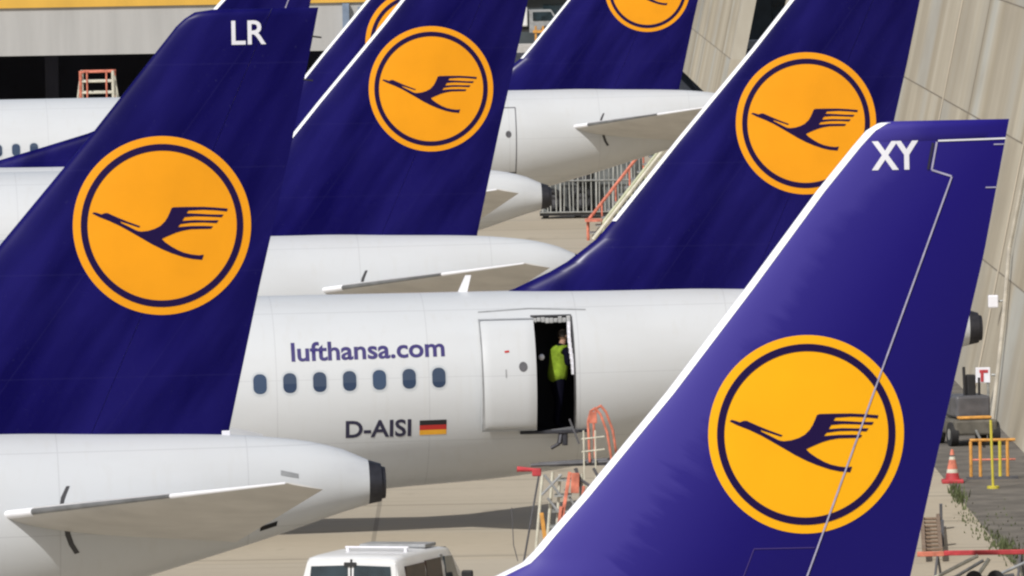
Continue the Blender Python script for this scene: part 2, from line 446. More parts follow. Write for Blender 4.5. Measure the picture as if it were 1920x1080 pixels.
def fuselage(j, parent, hole=None):
    us = []
    u = -j.L
    while u < -.24:
        us.append(u)
        k = u + j.L
        u += .12 if k < 1 else (.3 if k < 7 else (1.2 if u < -26 else (.3 if u < -9 else .22)))
    us.append(-.24)
    ths = [2 * math.pi * i / 96 - math.pi / 2 for i in range(96)]
    if hole:
        us = sorted(set([x for x in us if min(abs(x - h) for h in hole[:2]) > .04] + list(hole[:2])))
        zc, b, hw = j.sec((hole[0] + hole[1]) / 2)
        th = [math.asin((z - zc) / b) for z in hole[2:]]
        ths = sorted([t for t in ths if min(abs(t - q) for q in th) > .02] + th)
    bm = bmesh.new(); rows = []
    for u in us:
        zc, b, hw = j.sec(u)
        rows.append([bm.verts.new((u, -hw * math.cos(t), zc + b * math.sin(t))) for t in ths])
    n = len(ths)
    for i in range(len(rows) - 1):
        um = (us[i] + us[i + 1]) / 2
        for k in range(n):
            k2 = (k + 1) % n
            if hole and hole[0] < um < hole[1] and th[0] - 1e-4 <= ths[k] < th[1] - 1e-4: continue
            bm.faces.new((rows[i][k], rows[i][k2], rows[i + 1][k2], rows[i + 1][k]))
    bm.faces.new(rows[0]); bm.faces.new(rows[-1])
    f = link('fuselage', bm, WHITE, parent, True)
    # exhaust of the auxiliary power unit
    bm = bmesh.new()
    for a, b2, sc, mi in ((-.24, -.06, .99, 0), (-.06, .0, .86, 0)):
        prof = []
        for u in (a, b2):
            zc, b, hw = j.sec(u)
            prof.append([(u, -hw * sc * math.cos(2 * math.pi * k / 40), zc + b * sc * math.sin(2 * math.pi * k / 40)) for k in range(40)])
        vr = [[bm.verts.new(p) for p in r] for r in prof]
        for k in range(40): bm.faces.new((vr[0][k], vr[0][(k + 1) % 40], vr[1][(k + 1) % 40], vr[1][k]))
        bm.faces.new(vr[0]); fe = bm.faces.new(vr[1]); fe.material_index = 1
    link('exhaust', bm, [NOZ, SOOT], parent)
    return f

def tailplane(j, parent, side, root, tip, zr=(4.99, 4.62), zt=(5.71, 5.61), span=6.2):
    """root/tip: (u of leading edge, u of trailing edge)"""
    bm = bmesh.new(); rows = []
    N = 14
    for i in range(13):
        t = -.16 + 1.16 * i / 12
        y = side * (.95 + (span - .95) * max(t, -.15))
        a = root[0] + (tip[0] - root[0]) * t; b = root[1] + (tip[1] - root[1]) * t
        za = zr[0] + (zt[0] - zr[0]) * t; zb = zr[1] + (zt[1] - zr[1]) * t
        c = b - a; ring = []
        tt = .1 * min(c, 3)
        if i == 12: tt *= .5
        up, lo = [], []
        for k in range(N + 1):
            x = (k / N) ** 2
            yt = 5 * tt * (.2969 * math.sqrt(x) - .126 * x - .3516 * x * x + .2843 * x**3 - .1036 * x**4)
            u = a + c * x; z = za + (zb - za) * x
            up.append((u, y, z + yt)); lo.append((u, y, z - yt))
        rows.append(up + lo[::-1][1:])
    vr = grid(bm, rows)
    bm.faces.new(vr[0]); bm.faces.new(vr[-1])
    bmesh.ops.remove_doubles(bm, verts=bm.verts, dist=.0003)
    tp = link('tailplane', bm, UNDER, parent, True)
    # polished leading edge, with a thin dark grey strip in its inner part
    for t0, t1, m in ((-.02, .16, EDGE), (.16, .62, DARKEDGE), (.62, .995, EDGE)):
        bm = bmesh.new(); rs = []
        for q in range(7):
            t = t0 + (t1 - t0) * q / 6
            y = side * (.95 + (span - .95) * t)
            a = root[0] + (tip[0] - root[0]) * t; za = zr[0] + (zt[0] - zr[0]) * t; c = root[1] - root[0] + (tip[1] - tip[0] - root[1] + root[0]) * t
            zb = zr[1] + (zt[1] - zr[1]) * t
            r = []
            for k in range(-3, 4):
                x = (.007 if m is DARKEDGE else .016) * (abs(k) / 3) ** 2
                yt = 5 * .1 * min(c, 3) * (.2969 * math.sqrt(x) - .126 * x) + .006
                r.append((a + c * x - .01, y, za + (zb - za) * x + (yt if k > 0 else -yt if k < 0 else 0)))
            rs.append(r)
        grid(bm, rs); link('leading_edge', bm, m, tp, True)
    return tp

def quad_strip(pts, wd):
    """2-D ribbon polygons along a polyline"""
    out = []
    for (a, b) in zip(pts, pts[1:]):
        d = Vector((b[0] - a[0], b[1] - a[1])); d.normalize(); n = Vector((-d.y, d.x)) * wd / 2
        out.append([(a[0] + n.x, a[1] + n.y), (b[0] + n.x, b[1] + n.y), (b[0] - n.x, b[1] - n.y), (a[0] - n.x, a[1] - n.y)])
    return out

def marks(name, polys, surf, off, m, parent, step=.15):
    bm = bmesh.new()
    for p in polys: poly_bm(bm, p)
    lay(bm, surf, off, step)
    return link(name, bm, m, parent)

WIN = {}
def cabin_window(j, parent, u, z):
    """one rounded window: surround and pane, laid on the fuselage"""
    bm = bmesh.new()
    def rr(w_, h_, r):
        pts = []
        for cx, cy, a0 in ((w_ - r, h_ - r, 0), (-w_ + r, h_ - r, 90), (-w_ + r, -h_ + r, 180), (w_ - r, -h_ + r, 270)):
            for k in range(6): pts.append((u + cx + r * math.cos(R(a0 + 18 * k)), z + cy + r * math.sin(R(a0 + 18 * k))))
        return pts
    poly_bm(bm, rr(.15, .21, .13), 0); poly_bm(bm, rr(.118, .172, .105), 1)
    lay(bm, j.fus_y, [.003, .006], .1)
    bmesh.ops.translate(bm, vec=(-u, 0, -z), verts=bm.verts)
    return link('cabin_window', bm, [WFRAME, GLASS], parent, loc=(u, 0, z))

def window_row(j, parent, u0, pitch_, n, z, dz):
    for k in range(n): cabin_window(j, parent, u0 + pitch_ * k, z + dz * k)   # each follows the skin where it sits

def build_fin(j, parent, z0, blue=BLUE, strip=None, ymat=YELLOW, name_rudder=True, extra=()):
    fin = link('tail_fin', fin_mesh(j, j.LE, lambda z: j.HG(z) - (.003 if j.HG(z) < j.TE(z) - .02 else 0), z0, j.top, 34, extra), blue, parent, True)
    zr = 10.81 if j.hinge else j.top
    link('rudder', fin_mesh(j, lambda z: j.HG(z) + .003, j.TE, z0, zr, 12, extra), blue, fin, True)
    if strip:
        wd, za = strip
        link('leading_edge', fin_mesh(j, j.LE, lambda z: min(j.LE(z) + wd * (1.0 if z < j.top - .3 else 1 + .2 * (z - j.top + .3) / .3), j.HG(z) - .3), za, j.top - .012, 8, (za,), .005), EDGE, fin, True)
    emblem(j, fin, ymat)
    return fin

def place(tip, psi): return Vector(tip), R(psi)

def airliner(j, x, y, psi, label, strip=None, hole=None, blue=BLUE, ymat=YELLOW, rle=-5.66):
    root = empty('airliner', (x, y, 0), R(psi), label, 'airliner', 'airliners parked side by side on the apron')
    fuselage(j, root, hole)
    fin = build_fin(j, root, 5.75, blue, strip, ymat)
    for sd_ in (-1, 1):
        tailplane(j, root, sd_, (rle, -2.05), (-1.78, -1.30))
    for poly in ([(-4.63, 5.08), (-4.60, 5.25), (-4.52, 5.40), (-4.47, 5.40), (-4.55, 5.22), (-4.58, 5.08)],
                 [(-4.57, 4.88), (-4.55, 4.72), (-4.50, 4.58), (-4.42, 4.45), (-4.35, 4.47), (-4.43, 4.6), (-4.48, 4.75), (-4.49, 4.88)]):
        marks('trim_slot', [poly], j.fus_y, .006, DARK, root)
    return root, fin

# ------------------------------------------------------------------ ground
def ground_mat():
    m = mat('concrete_apron', (.42, .36, .27), .85, spec=.2)
    nt = m.node_tree; b = nt.nodes['Principled BSDF']
    v = mapped(nt); sep = nt.nodes.new('ShaderNodeSeparateXYZ'); nt.links.new(v, sep.inputs[0])
    big = ramp(nt, noise(nt, v, .09, 8), .35, .7)
    fine = noise(nt, v, 3.5, 8)
    c = mix(nt, big, (.40, .345, .262), (.475, .415, .32))
    c = mix(nt, math_node(nt, 'MULTIPLY', ramp(nt, fine, .5, .8), .25), c, (.3, .26, .2))
    stain = ramp(nt, noise(nt, mapped(nt, (.5, .12, 1)), 1.3, 6), .6, .75)
    c = mix(nt, math_node(nt, 'MULTIPLY', stain, .22), c, (.26, .23, .18))
    pid = nt.nodes.new('ShaderNodeTexVoronoi'); pid.distance = 'CHEBYCHEV'; pid.inputs['Scale'].default_value = 1 / 7.5; pid.inputs['Randomness'].default_value = 0
    nt.links.new(v, pid.inputs['Vector']); bw = nt.nodes.new('ShaderNodeRGBToBW'); nt.links.new(pid.outputs['Color'], bw.inputs[0])
    c = mix(nt, math_node(nt, 'MULTIPLY', ramp(nt, bw.outputs[0], .3, .75), .35), c, (.47, .43, .36))
    tyre = ramp(nt, noise(nt, mapped(nt, (.06, 1.6, 1), (0, 0, .12)), 1.0, 4), .6, .68)
    c = mix(nt, math_node(nt, 'MULTIPLY', tyre, .3), c, (.2, .18, .15))
    oil = ramp(nt, noise(nt, mapped(nt, (1, .35, 1)), .55, 4), .66, .72)
    c = mix(nt, math_node(nt, 'MULTIPLY', oil, .35), c, (.17, .15, .12))
    for ax in (0, 1):
        f = math_node(nt, 'FRACT', math_node(nt, 'MULTIPLY', math_node(nt, 'ADD', sep.outputs[ax], 1000.3), 1 / 7.5))
        c = mix(nt, math_node(nt, 'MULTIPLY', math_node(nt, 'GREATER_THAN', f, .988 if ax == 0 else .97), .45), c, (.14, .125, .1))
    nt.links.new(c, b.inputs['Base Color'])
    return m

def sheet(name, poly, z, m, kind='structure'):
    bm = bmesh.new(); bm.faces.new([bm.verts.new((p[0], p[1], z)) for p in poly])
    o = link(name, bm, m); o['kind'] = kind; return o

sheet('ground', [(-3000, -200), (3000, -200), (3000, 5000), (-3000, 5000)], 0, ground_mat())
wx = lambda d: 11.1 - .0115 * (d - 250)          # foot line of the hangar wall
ASPH = mat('worn_asphalt', (.15, .135, .115), .9, var=.4, scale=1.2, bump=.4, bscale=6)
sheet('pavement', [(9.0 - .0115 * (150 - 215) + .3, 150), (wx(150) + 3, 150), (wx(430) + 3, 430), (9.0 - .0115 * (430 - 215) + .3, 430)], .004, ASPH)
sheet('road', [(-60, 500), (60, 500), (60, 588), (-60, 588)], .004, mat('dark_asphalt', (.03, .033, .045), .85, var=.25, scale=.6))

# ------------------------------------------------------------------ aircraft in the photo
jLR, jAI, jP2, jP7, jPB = Jet(33.8), Jet(44.5), Jet(37.6), Jet(37.6), Jet(44.5)
# nearest left
a, fin = airliner(jLR, -1.827, 149.25, 5, 'white airliner with blue fin coded LR and grey exhaust cone in the left foreground')
bm = text_bm('LR', -2.045, 11.455, .485, .335, .012); lay(bm, lambda u, z: -jLR.fin_y(u, z), .006, .1); link('lettering', bm, LETTERW, fin)
marks('vent', [[(-1.50, 5.52), (-1.25, 5.46), (-1.25, 5.40), (-1.50, 5.45)]], jLR.fus_y, .006, GREYM, a)
marks('drain_outlet', [[(-1.80, 4.66), (-1.56, 4.73), (-1.55, 4.80), (-1.79, 4.73)]], jLR.fus_y, .008, SOOT, a)
for zz in (11.55, 10.95):                                              # trailing-edge static wicks
    bm = bmesh.new(); u = jLR.TE(zz); tube(bm, (u - .02, 0, zz), (u + .12, 0, zz - .02), .012, 6); link('static_wick', bm, BLACK, fin)
bm = bmesh.new(); box(bm, (-2.22, 0, 6.02), (.12, .05, .07), bevel=.01); link('tail_beacon', bm, LETTERW, a)

# the one with the open door
HOLE = (-8.075, -7.385, 3.75, 5.70)
b_, finb = airliner(jAI, 8.269, 188.0, 5, 'white airliner with open rear door and worker in the doorway', (.07, 7.3), HOLE, rle=-5.1)
window_row(jAI, b_, -12.89, .5206, 7, 4.672, .0068)
bm = text_bm('lufthansa.com', -12.325, 5.04, 2.68, .325, .024, .012); lay(bm, jAI.fus_y, .006, .12); link('lettering', bm, LETTERB, b_)
bm = text_bm('D-AISI', -11.41, 3.69, 1.15, .31, .024, .004); lay(bm, jAI.fus_y, .006, .1); link('registration', bm, LETTERK, b_)
bm = bmesh.new()
for k in range(3):
    z1 = 3.972 - .0867 * k; z2 = z1 - .0867
    poly_bm(bm, [(-10.115, z1), (-9.642, z1 + .006), (-9.642, z2 + .006), (-10.115, z2)], k)
lay(bm, jAI.fus_y, [.006] * 3, .1); link('flag', bm, [FBLACK, FRED, FGOLD], b_)
# panel of the open door, standing clear of the skin and slid forward
def door_panel(j, parent, u0, u1, z0, z1, gap):
    bm = bmesh.new(); rows_o, rows_i = [], []
    for i in range(21):
        z = z0 + (z1 - z0) * i / 20
        ro, ri = [], []
        for k in range(11):
            u = u0 + (u1 - u0) * k / 10
            y = j.fus_y(u, z) - gap
            e = .03 if (i in (0, 20) or k in (0, 10)) else 0
            ro.append((u, y + e, z)); ri.append((u, y + .11, z))
        rows_o.append(ro); rows_i.append(ri)
    A = grid(bm, rows_o); B = grid(bm, rows_i)
    for i in range(20):
        for q in (0, 10): bm.faces.new((A[i][q], A[i + 1][q], B[i + 1][q], B[i][q]))
    for k in range(10):
        for q in (0, 20): bm.faces.new((A[q][k], A[q][k + 1], B[q][k + 1], B[q][k]))
    d = link('door', bm, WHITE, parent, True)
    marks('edge_seal', quad_strip([(u0 + .012, z0), (u0 + .012, z1)], .02) + quad_strip([(u0, z0 + .012), (u1, z0 + .012)], .02) + quad_strip([(u0, z1 - .01), (u1, z1 - .01)], .014), lambda u, z: j.fus_y(u, z) - gap, .008, GREYM, d)
    uw, zw = u1 - .235, z0 + (z1 - z0) * .578
    circ = [(uw + .075 * math.cos(i * math.pi / 10), zw + .085 * math.sin(i * math.pi / 10)) for i in range(20)]
    marks('door_window', [circ], lambda u, z: j.fus_y(u, z) - gap, .008, GREYD, d)
    marks('placard', quad_strip([(u0 + .43, zw - .04), (u0 + .43, zw - .18)], .022), lambda u, z: j.fus_y(u, z) - gap, .008, GREYM, d)
    marks('placard', quad_strip([(u0 + .42, zw + .26), (u0 + .50, zw + .27)], .035), lambda u, z: j.fus_y(u, z) - gap, .008, FRED, d)
    return d
door_panel(jAI, b_, -9.03, -8.06, 3.75, 5.695, .2)
# doorway: dark cabin, lining, sill, hinge arm
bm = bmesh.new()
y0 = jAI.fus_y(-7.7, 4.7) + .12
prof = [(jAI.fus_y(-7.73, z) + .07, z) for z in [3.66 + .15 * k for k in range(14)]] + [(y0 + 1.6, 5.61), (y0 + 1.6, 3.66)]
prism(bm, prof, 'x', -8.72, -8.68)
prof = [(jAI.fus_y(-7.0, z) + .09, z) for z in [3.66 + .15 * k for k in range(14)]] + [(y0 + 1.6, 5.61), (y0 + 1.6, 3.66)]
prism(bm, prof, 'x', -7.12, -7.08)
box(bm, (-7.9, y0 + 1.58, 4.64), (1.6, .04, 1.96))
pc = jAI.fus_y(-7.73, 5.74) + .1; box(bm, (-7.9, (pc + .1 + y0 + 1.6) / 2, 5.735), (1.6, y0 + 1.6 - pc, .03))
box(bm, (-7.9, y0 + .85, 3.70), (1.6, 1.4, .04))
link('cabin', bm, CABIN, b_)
surfA = jAI.fus_y
marks('door_seal', quad_strip([(-8.09, 5.715), (-7.37, 5.715)], .03) + quad_strip([(-7.372, 5.7), (-7.372, 3.74)], .03), surfA, .012, DARK, b_)
bm = bmesh.new()
for k in range(9):
    u = -8.02 + .075 * k; box(bm, (u, surfA(u, 5.64) + .05, 5.645 + random.uniform(-.015, .015)), (.07, .05, random.uniform(.07, .12)), bevel=.012)
link('header_lining', bm, LINING, b_)
bm = bmesh.new()
for z in [4.75 + .09 * k for k in range(10)]:
    box(bm, (-7.415 - .02 * math.sin(z * 5), surfA(-7.41, z) + .07, z), (.055, .08, .092))
link('jamb_lining', bm, LETTERW, b_)
bm = bmesh.new(); y = surfA(-7.8, 3.7)
box(bm, (-7.83, y - .05, 3.70), (1.02, .2, .05), bevel=.01)
link('door_sill', bm, NOZ, b_)
bm = bmesh.new()
tube(bm, (-7.62, y - .08, 3.68), (-7.66, y - .14, 3.50), .045); tube(bm, (-7.66, y - .14, 3.50), (-7.80, y - .1, 3.42), .03); tube(bm, (-7.55, y - .08, 3.68), (-7.56, y - .12, 3.47), .05)
link('hinge_arm', bm, NOZ, b_)
marks('door_outline', quad_strip([(-9.0, 5.80), (-8.1, 5.84), (-7.1, 5.80)], .022), surfA, .006, GREYM, b_)
bm = bmesh.new()
prism(bm, [(-9.27, 6.08), (-9.10, 6.08), (-9.02, 6.40), (-9.12, 6.40)], 'y', -.02, .02); link('antenna', bm, EDGE, b_)
bm = bmesh.new(); s = bmesh.ops.create_uvsphere(bm, u_segments=12, v_segments=8, radius=.055); bmesh.ops.translate(bm, vec=(-7.92, y0 + .25, 5.0), verts=s['verts']); link('latch', bm, LETTERW, b_)

airliner(jP2, 1.50, 213.0, 5, 'white airliner with whole crane disc directly behind the LR fin', (.07, 7.2))
airliner(jP7, .95, 250.5, 5, 'airliner whose crane disc is mostly covered by the fin in front', (.07, 7.2))
c_, finc = airliner(jPB, 7.12, 309.5, 5, 'farthest airliner, crane disc cut by the top of the photo, stairs under its tail', (.07, 7.0))
window_row(jPB, c_, -22.03, .515, 3, 4.70, .012)
marks('door_outline', quad_strip([(-7.99, 5.62), (-7.07, 5.62)], .025) + quad_strip([(-7.07, 5.62), (-7.10, 3.74)], .03) + quad_strip([(-8.02, 3.74), (-7.08, 3.74)], .05), jPB.fus_y, .006, GREYD, c_)
marks('door_window', [[(-7.31 + .085 * math.cos(i * .5236), 4.865 + .1 * math.sin(i * .5236)) for i in range(12)]], jPB.fus_y, .008, GREYD, c_)

# nearest fin (XY): another make with a dorsal fillet
def airliner_xy(x, y, psi, label, j, blue, ymat, strip):
    root = empty('airliner', (x, y, 0), R(psi), label, 'airliner', 'airliners parked side by side on the apron')
    fuselage(j, root)
    f = build_fin(j, root, 5.02, blue, strip, ymat, extra=(10.394, 10.396, 10.474, 10.476, 10.81, 10.814, 10.816))
    return root, f
jXY = Jet737(33.4)
x_, finx = airliner_xy(5.508, 124.0, 6, 'nearest airliner, blue fin lettered XY with rain streaks and painted-in sheen', jXY, BLUEW, YELLOWB, (.09, 5.02))
sx_ = lambda u, z: -jXY.fin_y(u, z)
bm = text_bm('XY', -1.325, 10.485, .55, .335, .028); lay(bm, sx_, .006, .1); link('lettering', bm, LETTERW, finx)
marks('hinge_seam', quad_strip([(-.385, 10.39), (-2.167, 5.777), (-2.44, 5.07)], .020), sx_, .016, SEAM, finx)
marks('hinge_seam', quad_strip([(.262, 10.822), (-.54, 10.812)], .02), sx_, .010, LETTERW, finx)
marks('hinge_seam', quad_strip([(-.555, 10.80), (-.621, 10.475), (-.385, 10.395)], .022), sx_, .010, SEAM, finx)
marks('hinge_seam', quad_strip([(-.60, 10.79), (-.665, 10.48)], .03), sx_, .010, LETTERK, finx)
for zz in (10.755, 10.255):
    t = jXY.TE(zz); marks('wick_mount', quad_strip([(t - .13, zz), (t - .005, zz)], .014), sx_, .009, SEAM, finx)
marks('access_panel', quad_strip([(-2.92, 5.79), (-2.787, 6.122), (-2.068, 6.116)], .010), sx_, .008, mat('panel_gap', (.06, .035, .2), .5), finx)

class JetP5(Jet737):
    le = [(5.0, -10.2), (5.3, -9.1), (5.431, -8.605), (5.75, -7.45), (6.077, -6.302), (6.25, -5.85), (6.5, -5.45), (7.2, -4.82), (9.244, -2.973), (9.474, -2.755), (10.767, -1.62), (10.943, -1.45), (11.02, -1.33), (11.046, -1.2)]
    te = [(5.0, -1.5), (9.43, -.42), (11.046, -.03)]
    sle = (7.2, -4.82, .9); logo = (-2.9, 7.436, 1.155)
    def hinge(s, z):
        if z > 10.81: return s.TE(z)
        return -1.03 + (z - 9.44) * .3888
p5, finp5 = airliner_xy(-4.69, 278.0, 6, 'airliner whose dorsal fin wedge shows left of the LR fin', JetP5(33.4), BLUE, YELLOW, (.1, 6.3))
marks('hinge_seam', quad_strip([(-.72, 10.2), (-1.25, 8.85)], .03), lambda u, z: -JetP5(33.4).fin_y(u, z), .01, SEAM, finp5)

# ------------------------------------------------------------------ worker in the doorway
def skinned(name, verts, edges, radii, m, parent, root=0, sub=2):
    me = bpy.data.meshes.new(name); me.from_pydata([Vector(v) for v in verts], edges, [])
    bm = bmesh.new(); bm.from_mesh(me); L = bm.verts.layers.skin.verify()
    bm.verts.ensure_lookup_table()
    for i, v in enumerate(bm.verts):
        r = radii[i]; v[L].radius = r if isinstance(r, tuple) else (r, r); v[L].use_root = (i == root)
    bm.to_mesh(me); bm.free()
    o = bpy.data.objects.new(name, me); COL.objects.link(o)
    o.modifiers.new('skin', 'SKIN'); sb = o.modifiers.new('sub', 'SUBSURF'); sb.levels = sub; sb.render_levels = sub
    dg = bpy.context.evaluated_depsgraph_get()
    me2 = bpy.data.meshes.new_from_object(o.evaluated_get(dg)); bpy.data.objects.remove(o)
    me2.materials.clear(); me2.materials.append(m)
    me2.polygons.foreach_set('use_smooth', [True] * len(me2.polygons))
    o2 = bpy.data.objects.new(name, me2); COL.objects.link(o2)
    if parent: o2.parent = parent
    return o2

def person(loc, rz, label):
    p = empty('person', loc, rz, label, 'person'); p.scale = (1.12, 1.12, 1)
    # local frame: faces +x, left is +y
    V, E, Rr = [], [], []
    def add(pt, r, par=None):
        V.append(pt); Rr.append(r)
        if par is not None: E.append((par, len(V) - 1))
        return len(V) - 1
    pel = add((0, 0, .95), (.15, .12)); wa = add((.02, 0, 1.1), (.14, .11), pel); ch = add((.06, 0, 1.3), (.16, .12), wa)
    nb = add((.08, 0, 1.45), (.075, .07), ch); nk = add((.11, 0, 1.53), .055, nb)
    for s in (1, -1):
        hp = add((.0, .1 * s, .88), .095, pel); kn = add((.03 + .05 * s, .11 * s, .5), .06, hp); an = add((-.03 + .05 * s, .11 * s, .1), .042, kn)
        add((.12 + .05 * s, .12 * s, .05), .04, an)
    hands = []
    for s, el, wr in ((1, (.14, .27, 1.13), (.36, .2, 1.16)), (-1, (-.03, -.37, 1.17), (.24, -.40, 1.08))):
        sh = add((.07, .21 * s, 1.4), .07, ch); e = add(el, .046, sh); wq = add(wr, .034, e); hands.append((s, wq))
    body = skinned('body', V, E, Rr, CLOTH, p)
    # head: continuous with a neck, face towards +x
    bm = bmesh.new(); sp = bmesh.ops.create_uvsphere(bm, u_segments=28, v_segments=20, radius=1)
    for v in sp['verts']:
        x, y, z = v.co
        r = 1 - .1 * max(0, -z) * abs(y) - (.12 if z < -.5 and x < 0 else 0)
        X_, Y_, Z_ = x * .098 * r, y * .076 * r, z * .118
        if x > .8 and abs(y) < .2 and -.35 < z < .15: X_ += .022 * (1 - abs(y) / .2)
        if x > .75 and .12 < abs(y) < .5 and 0 < z < .22: X_ -= .008
        v.co = (X_ + .14, Y_, Z_ + 1.65)
    tube(bm, (.105, 0, 1.49), (.13, 0, 1.60), .055, 14)
    for s in (1, -1):
        e = bmesh.ops.create_uvsphere(bm, u_segments=8, v_segments=6, radius=.028)
        for v in e['verts']: v.co = (v.co.x * .8 + .135, v.co.y * .35 + s * .077, v.co.z + 1.645)
    hd = link('head', bm, SKIN, p, True)
    bm = bmesh.new()
    sp = bmesh.ops.create_uvsphere(bm, u_segments=24, v_segments=16, radius=1)
    dele = [v for v in sp['verts'] if v.co.z < -.35 or (v.co.x > .45 and v.co.z < .5)]
    for v in sp['verts']: v.co = (v.co.x * .107 + .137, v.co.y * .084, v.co.z * .126 + 1.655)
    bmesh.ops.delete(bm, geom=dele, context='VERTS'); link('hair', bm, HAIR, p, True)
    for s in (1, -1):
        bm = bmesh.new(); e = bmesh.ops.create_uvsphere(bm, u_segments=8, v_segments=6, radius=.011); bmesh.ops.translate(bm, vec=(.228, .03 * s, 1.665), verts=e['verts']); link('eye', bm, BLACK, hd, True)
    # hands: palm and five fingers grown from the wrist
    for s, wq in hands:
        w0 = Vector(V[wq]); HV = [w0]; HE = []; HR = [.028]
        HV.append(w0 + Vector((.05, 0, .005))); HE.append((0, 1)); HR.append((.032, .016))
        HV.append(w0 + Vector((.09, 0, .005))); HE.append((1, 2)); HR.append((.036, .014))
        for k, (oy, ln) in enumerate(((.03, .06), (.01, .072), (-.01, .068), (-.03, .052))):
            b0 = len(HV); HV += [w0 + Vector((.1, oy, .005)), w0 + Vector((.1 + ln * .5, oy, -.002)), w0 + Vector((.1 + ln * .9, oy, -.022))]
            HE += [(2, b0), (b0, b0 + 1), (b0 + 1, b0 + 2)]; HR += [.009, .0085, .0075]
        b0 = len(HV); HV += [w0 + Vector((.06, -.04 * s, .0)), w0 + Vector((.09, -.058 * s, -.01))]; HE += [(1, b0), (b0, b0 + 1)]; HR += [.011, .009]
        skinned('hand', HV, HE, HR, SKIN, p, 0, 1)
    # waistcoat: a shell round chest and waist
    V2 = [(-.01, 0, .80), (.02, 0, 1.05), (.06, 0, 1.3), (.075, 0, 1.43), (.07, .15, 1.425), (.07, -.15, 1.425)]
    skinned('hi_vis_vest', V2, [(0, 1), (1, 2), (2, 3), (3, 4), (3, 5)], [(.225, .175), (.20, .155), (.205, .155), (.1, .08), (.075, .07), (.075, .07)], HIVIS, p)
    return p
ang = R(5)
def on_jet(root_xy, u, lat):
    return (root_xy[0] + u * math.cos(ang) - lat * math.sin(ang), root_xy[1] + u * math.sin(ang) + lat * math.cos(ang))
px_, py_ = on_jet((8.269, 188.0), -7.62, y0 + .62)
person((px_, py_, 3.70), ang + R(25), 'person in yellow-green hi-vis vest over dark clothes standing in the open aircraft doorway')

# ------------------------------------------------------------------ hangar with the leaning concrete wall
def wall_mat():
    m = mat('streaked_concrete', (.5, .45, .36), .85, spec=.2)
    nt = m.node_tree; b = nt.nodes['Principled BSDF']
    sep = nt.nodes.new('ShaderNodeSeparateXYZ'); nt.links.new(mapped(nt), sep.inputs[0])
    row = math_node(nt, 'FLOOR', math_node(nt, 'MULTIPLY', sep.outputs[2], 1 / 3.05))
    cb = nt.nodes.new('ShaderNodeCombineXYZ'); nt.links.new(math_node(nt, 'ADD', sep.outputs[1], math_node(nt, 'MULTIPLY', row, 37.7)), cb.inputs[1])
    nt.links.new(math_node(nt, 'MULTIPLY', sep.outputs[2], .05), cb.inputs[2]); pv = cb.outputs[0]
    st = noise(nt, pv, .24, 3); st2 = noise(nt, pv, .12, 2)
    bl = noise(nt, mapped(nt, (1, .12, .35)), .9, 6)
    c = mix(nt, ramp(nt, st, .34, .66), (.40, .345, .255), (.62, .565, .45))
    c = mix(nt, math_node(nt, 'MULTIPLY', ramp(nt, st2, .5, .64), .65), c, (.46, .485, .475))
    c = mix(nt, math_node(nt, 'MULTIPLY', ramp(nt, bl, .48, .70), .55), c, (.36, .315, .245))
    pid = math_node(nt, 'FLOOR', math_node(nt, 'MULTIPLY', math_node(nt, 'ADD', sep.outputs[1], 1.2), 1 / 6.1))
    wn = nt.nodes.new('ShaderNodeTexWhiteNoise'); wn.noise_dimensions = '1D'; nt.links.new(pid, wn.inputs['W'])
    c = mix(nt, math_node(nt, 'MULTIPLY', wn.outputs[0], .4), c, (.42, .38, .31))
    nt.links.new(c, b.inputs['Base Color'])
    return m
LEAN = .215
hang = empty('hangar', (wx(250), 250, 0), 0, 'long hangar with leaning streaked concrete wall behind the right-hand fins', 'hangar')
# local: x = offset from foot line, following the slight turn of the wall
turn = -.0115
def wp(d, z, out=0): return ((d - 250) * turn + LEAN * z - out, d - 250, z)
WALL = wall_mat()
def wall_part(d0, d1, z0, z1, name='wall', m=WALL, th=.6):
    bm = bmesh.new()
    for dx in (0,):
        q = [wp(d0, z0), wp(d1, z0), wp(d1, z1), wp(d0, z1)]
        qb = [(p[0] + th, p[1], p[2]) for p in q]
        v = [bm.verts.new(p) for p in q + qb]
        for f in ((0, 1, 2, 3), (7, 6, 5, 4), (0, 4, 5, 1), (1, 5, 6, 2), (2, 6, 7, 3), (3, 7, 4, 0)): bm.faces.new([v[i] for i in f])
    return link(name, bm, m, hang)
wall_part(150, 408, 0, 16)
wall_part(452, 640, 1.0, 16)
bm = bmesh.new()
box(bm, ((546 - 250) * turn + 1.5, 546 - 250, .5), (.4, 186, 1.0)); box(bm, ((430 - 250) * turn + 8.5, 180, 8), (.4, 60, 16))
link('recess', bm, mat('dark_recess', (.02, .021, .03), .8, var=.3), hang)
JO = mat('dark_joint', (.24, .205, .16), .9, var=.2)
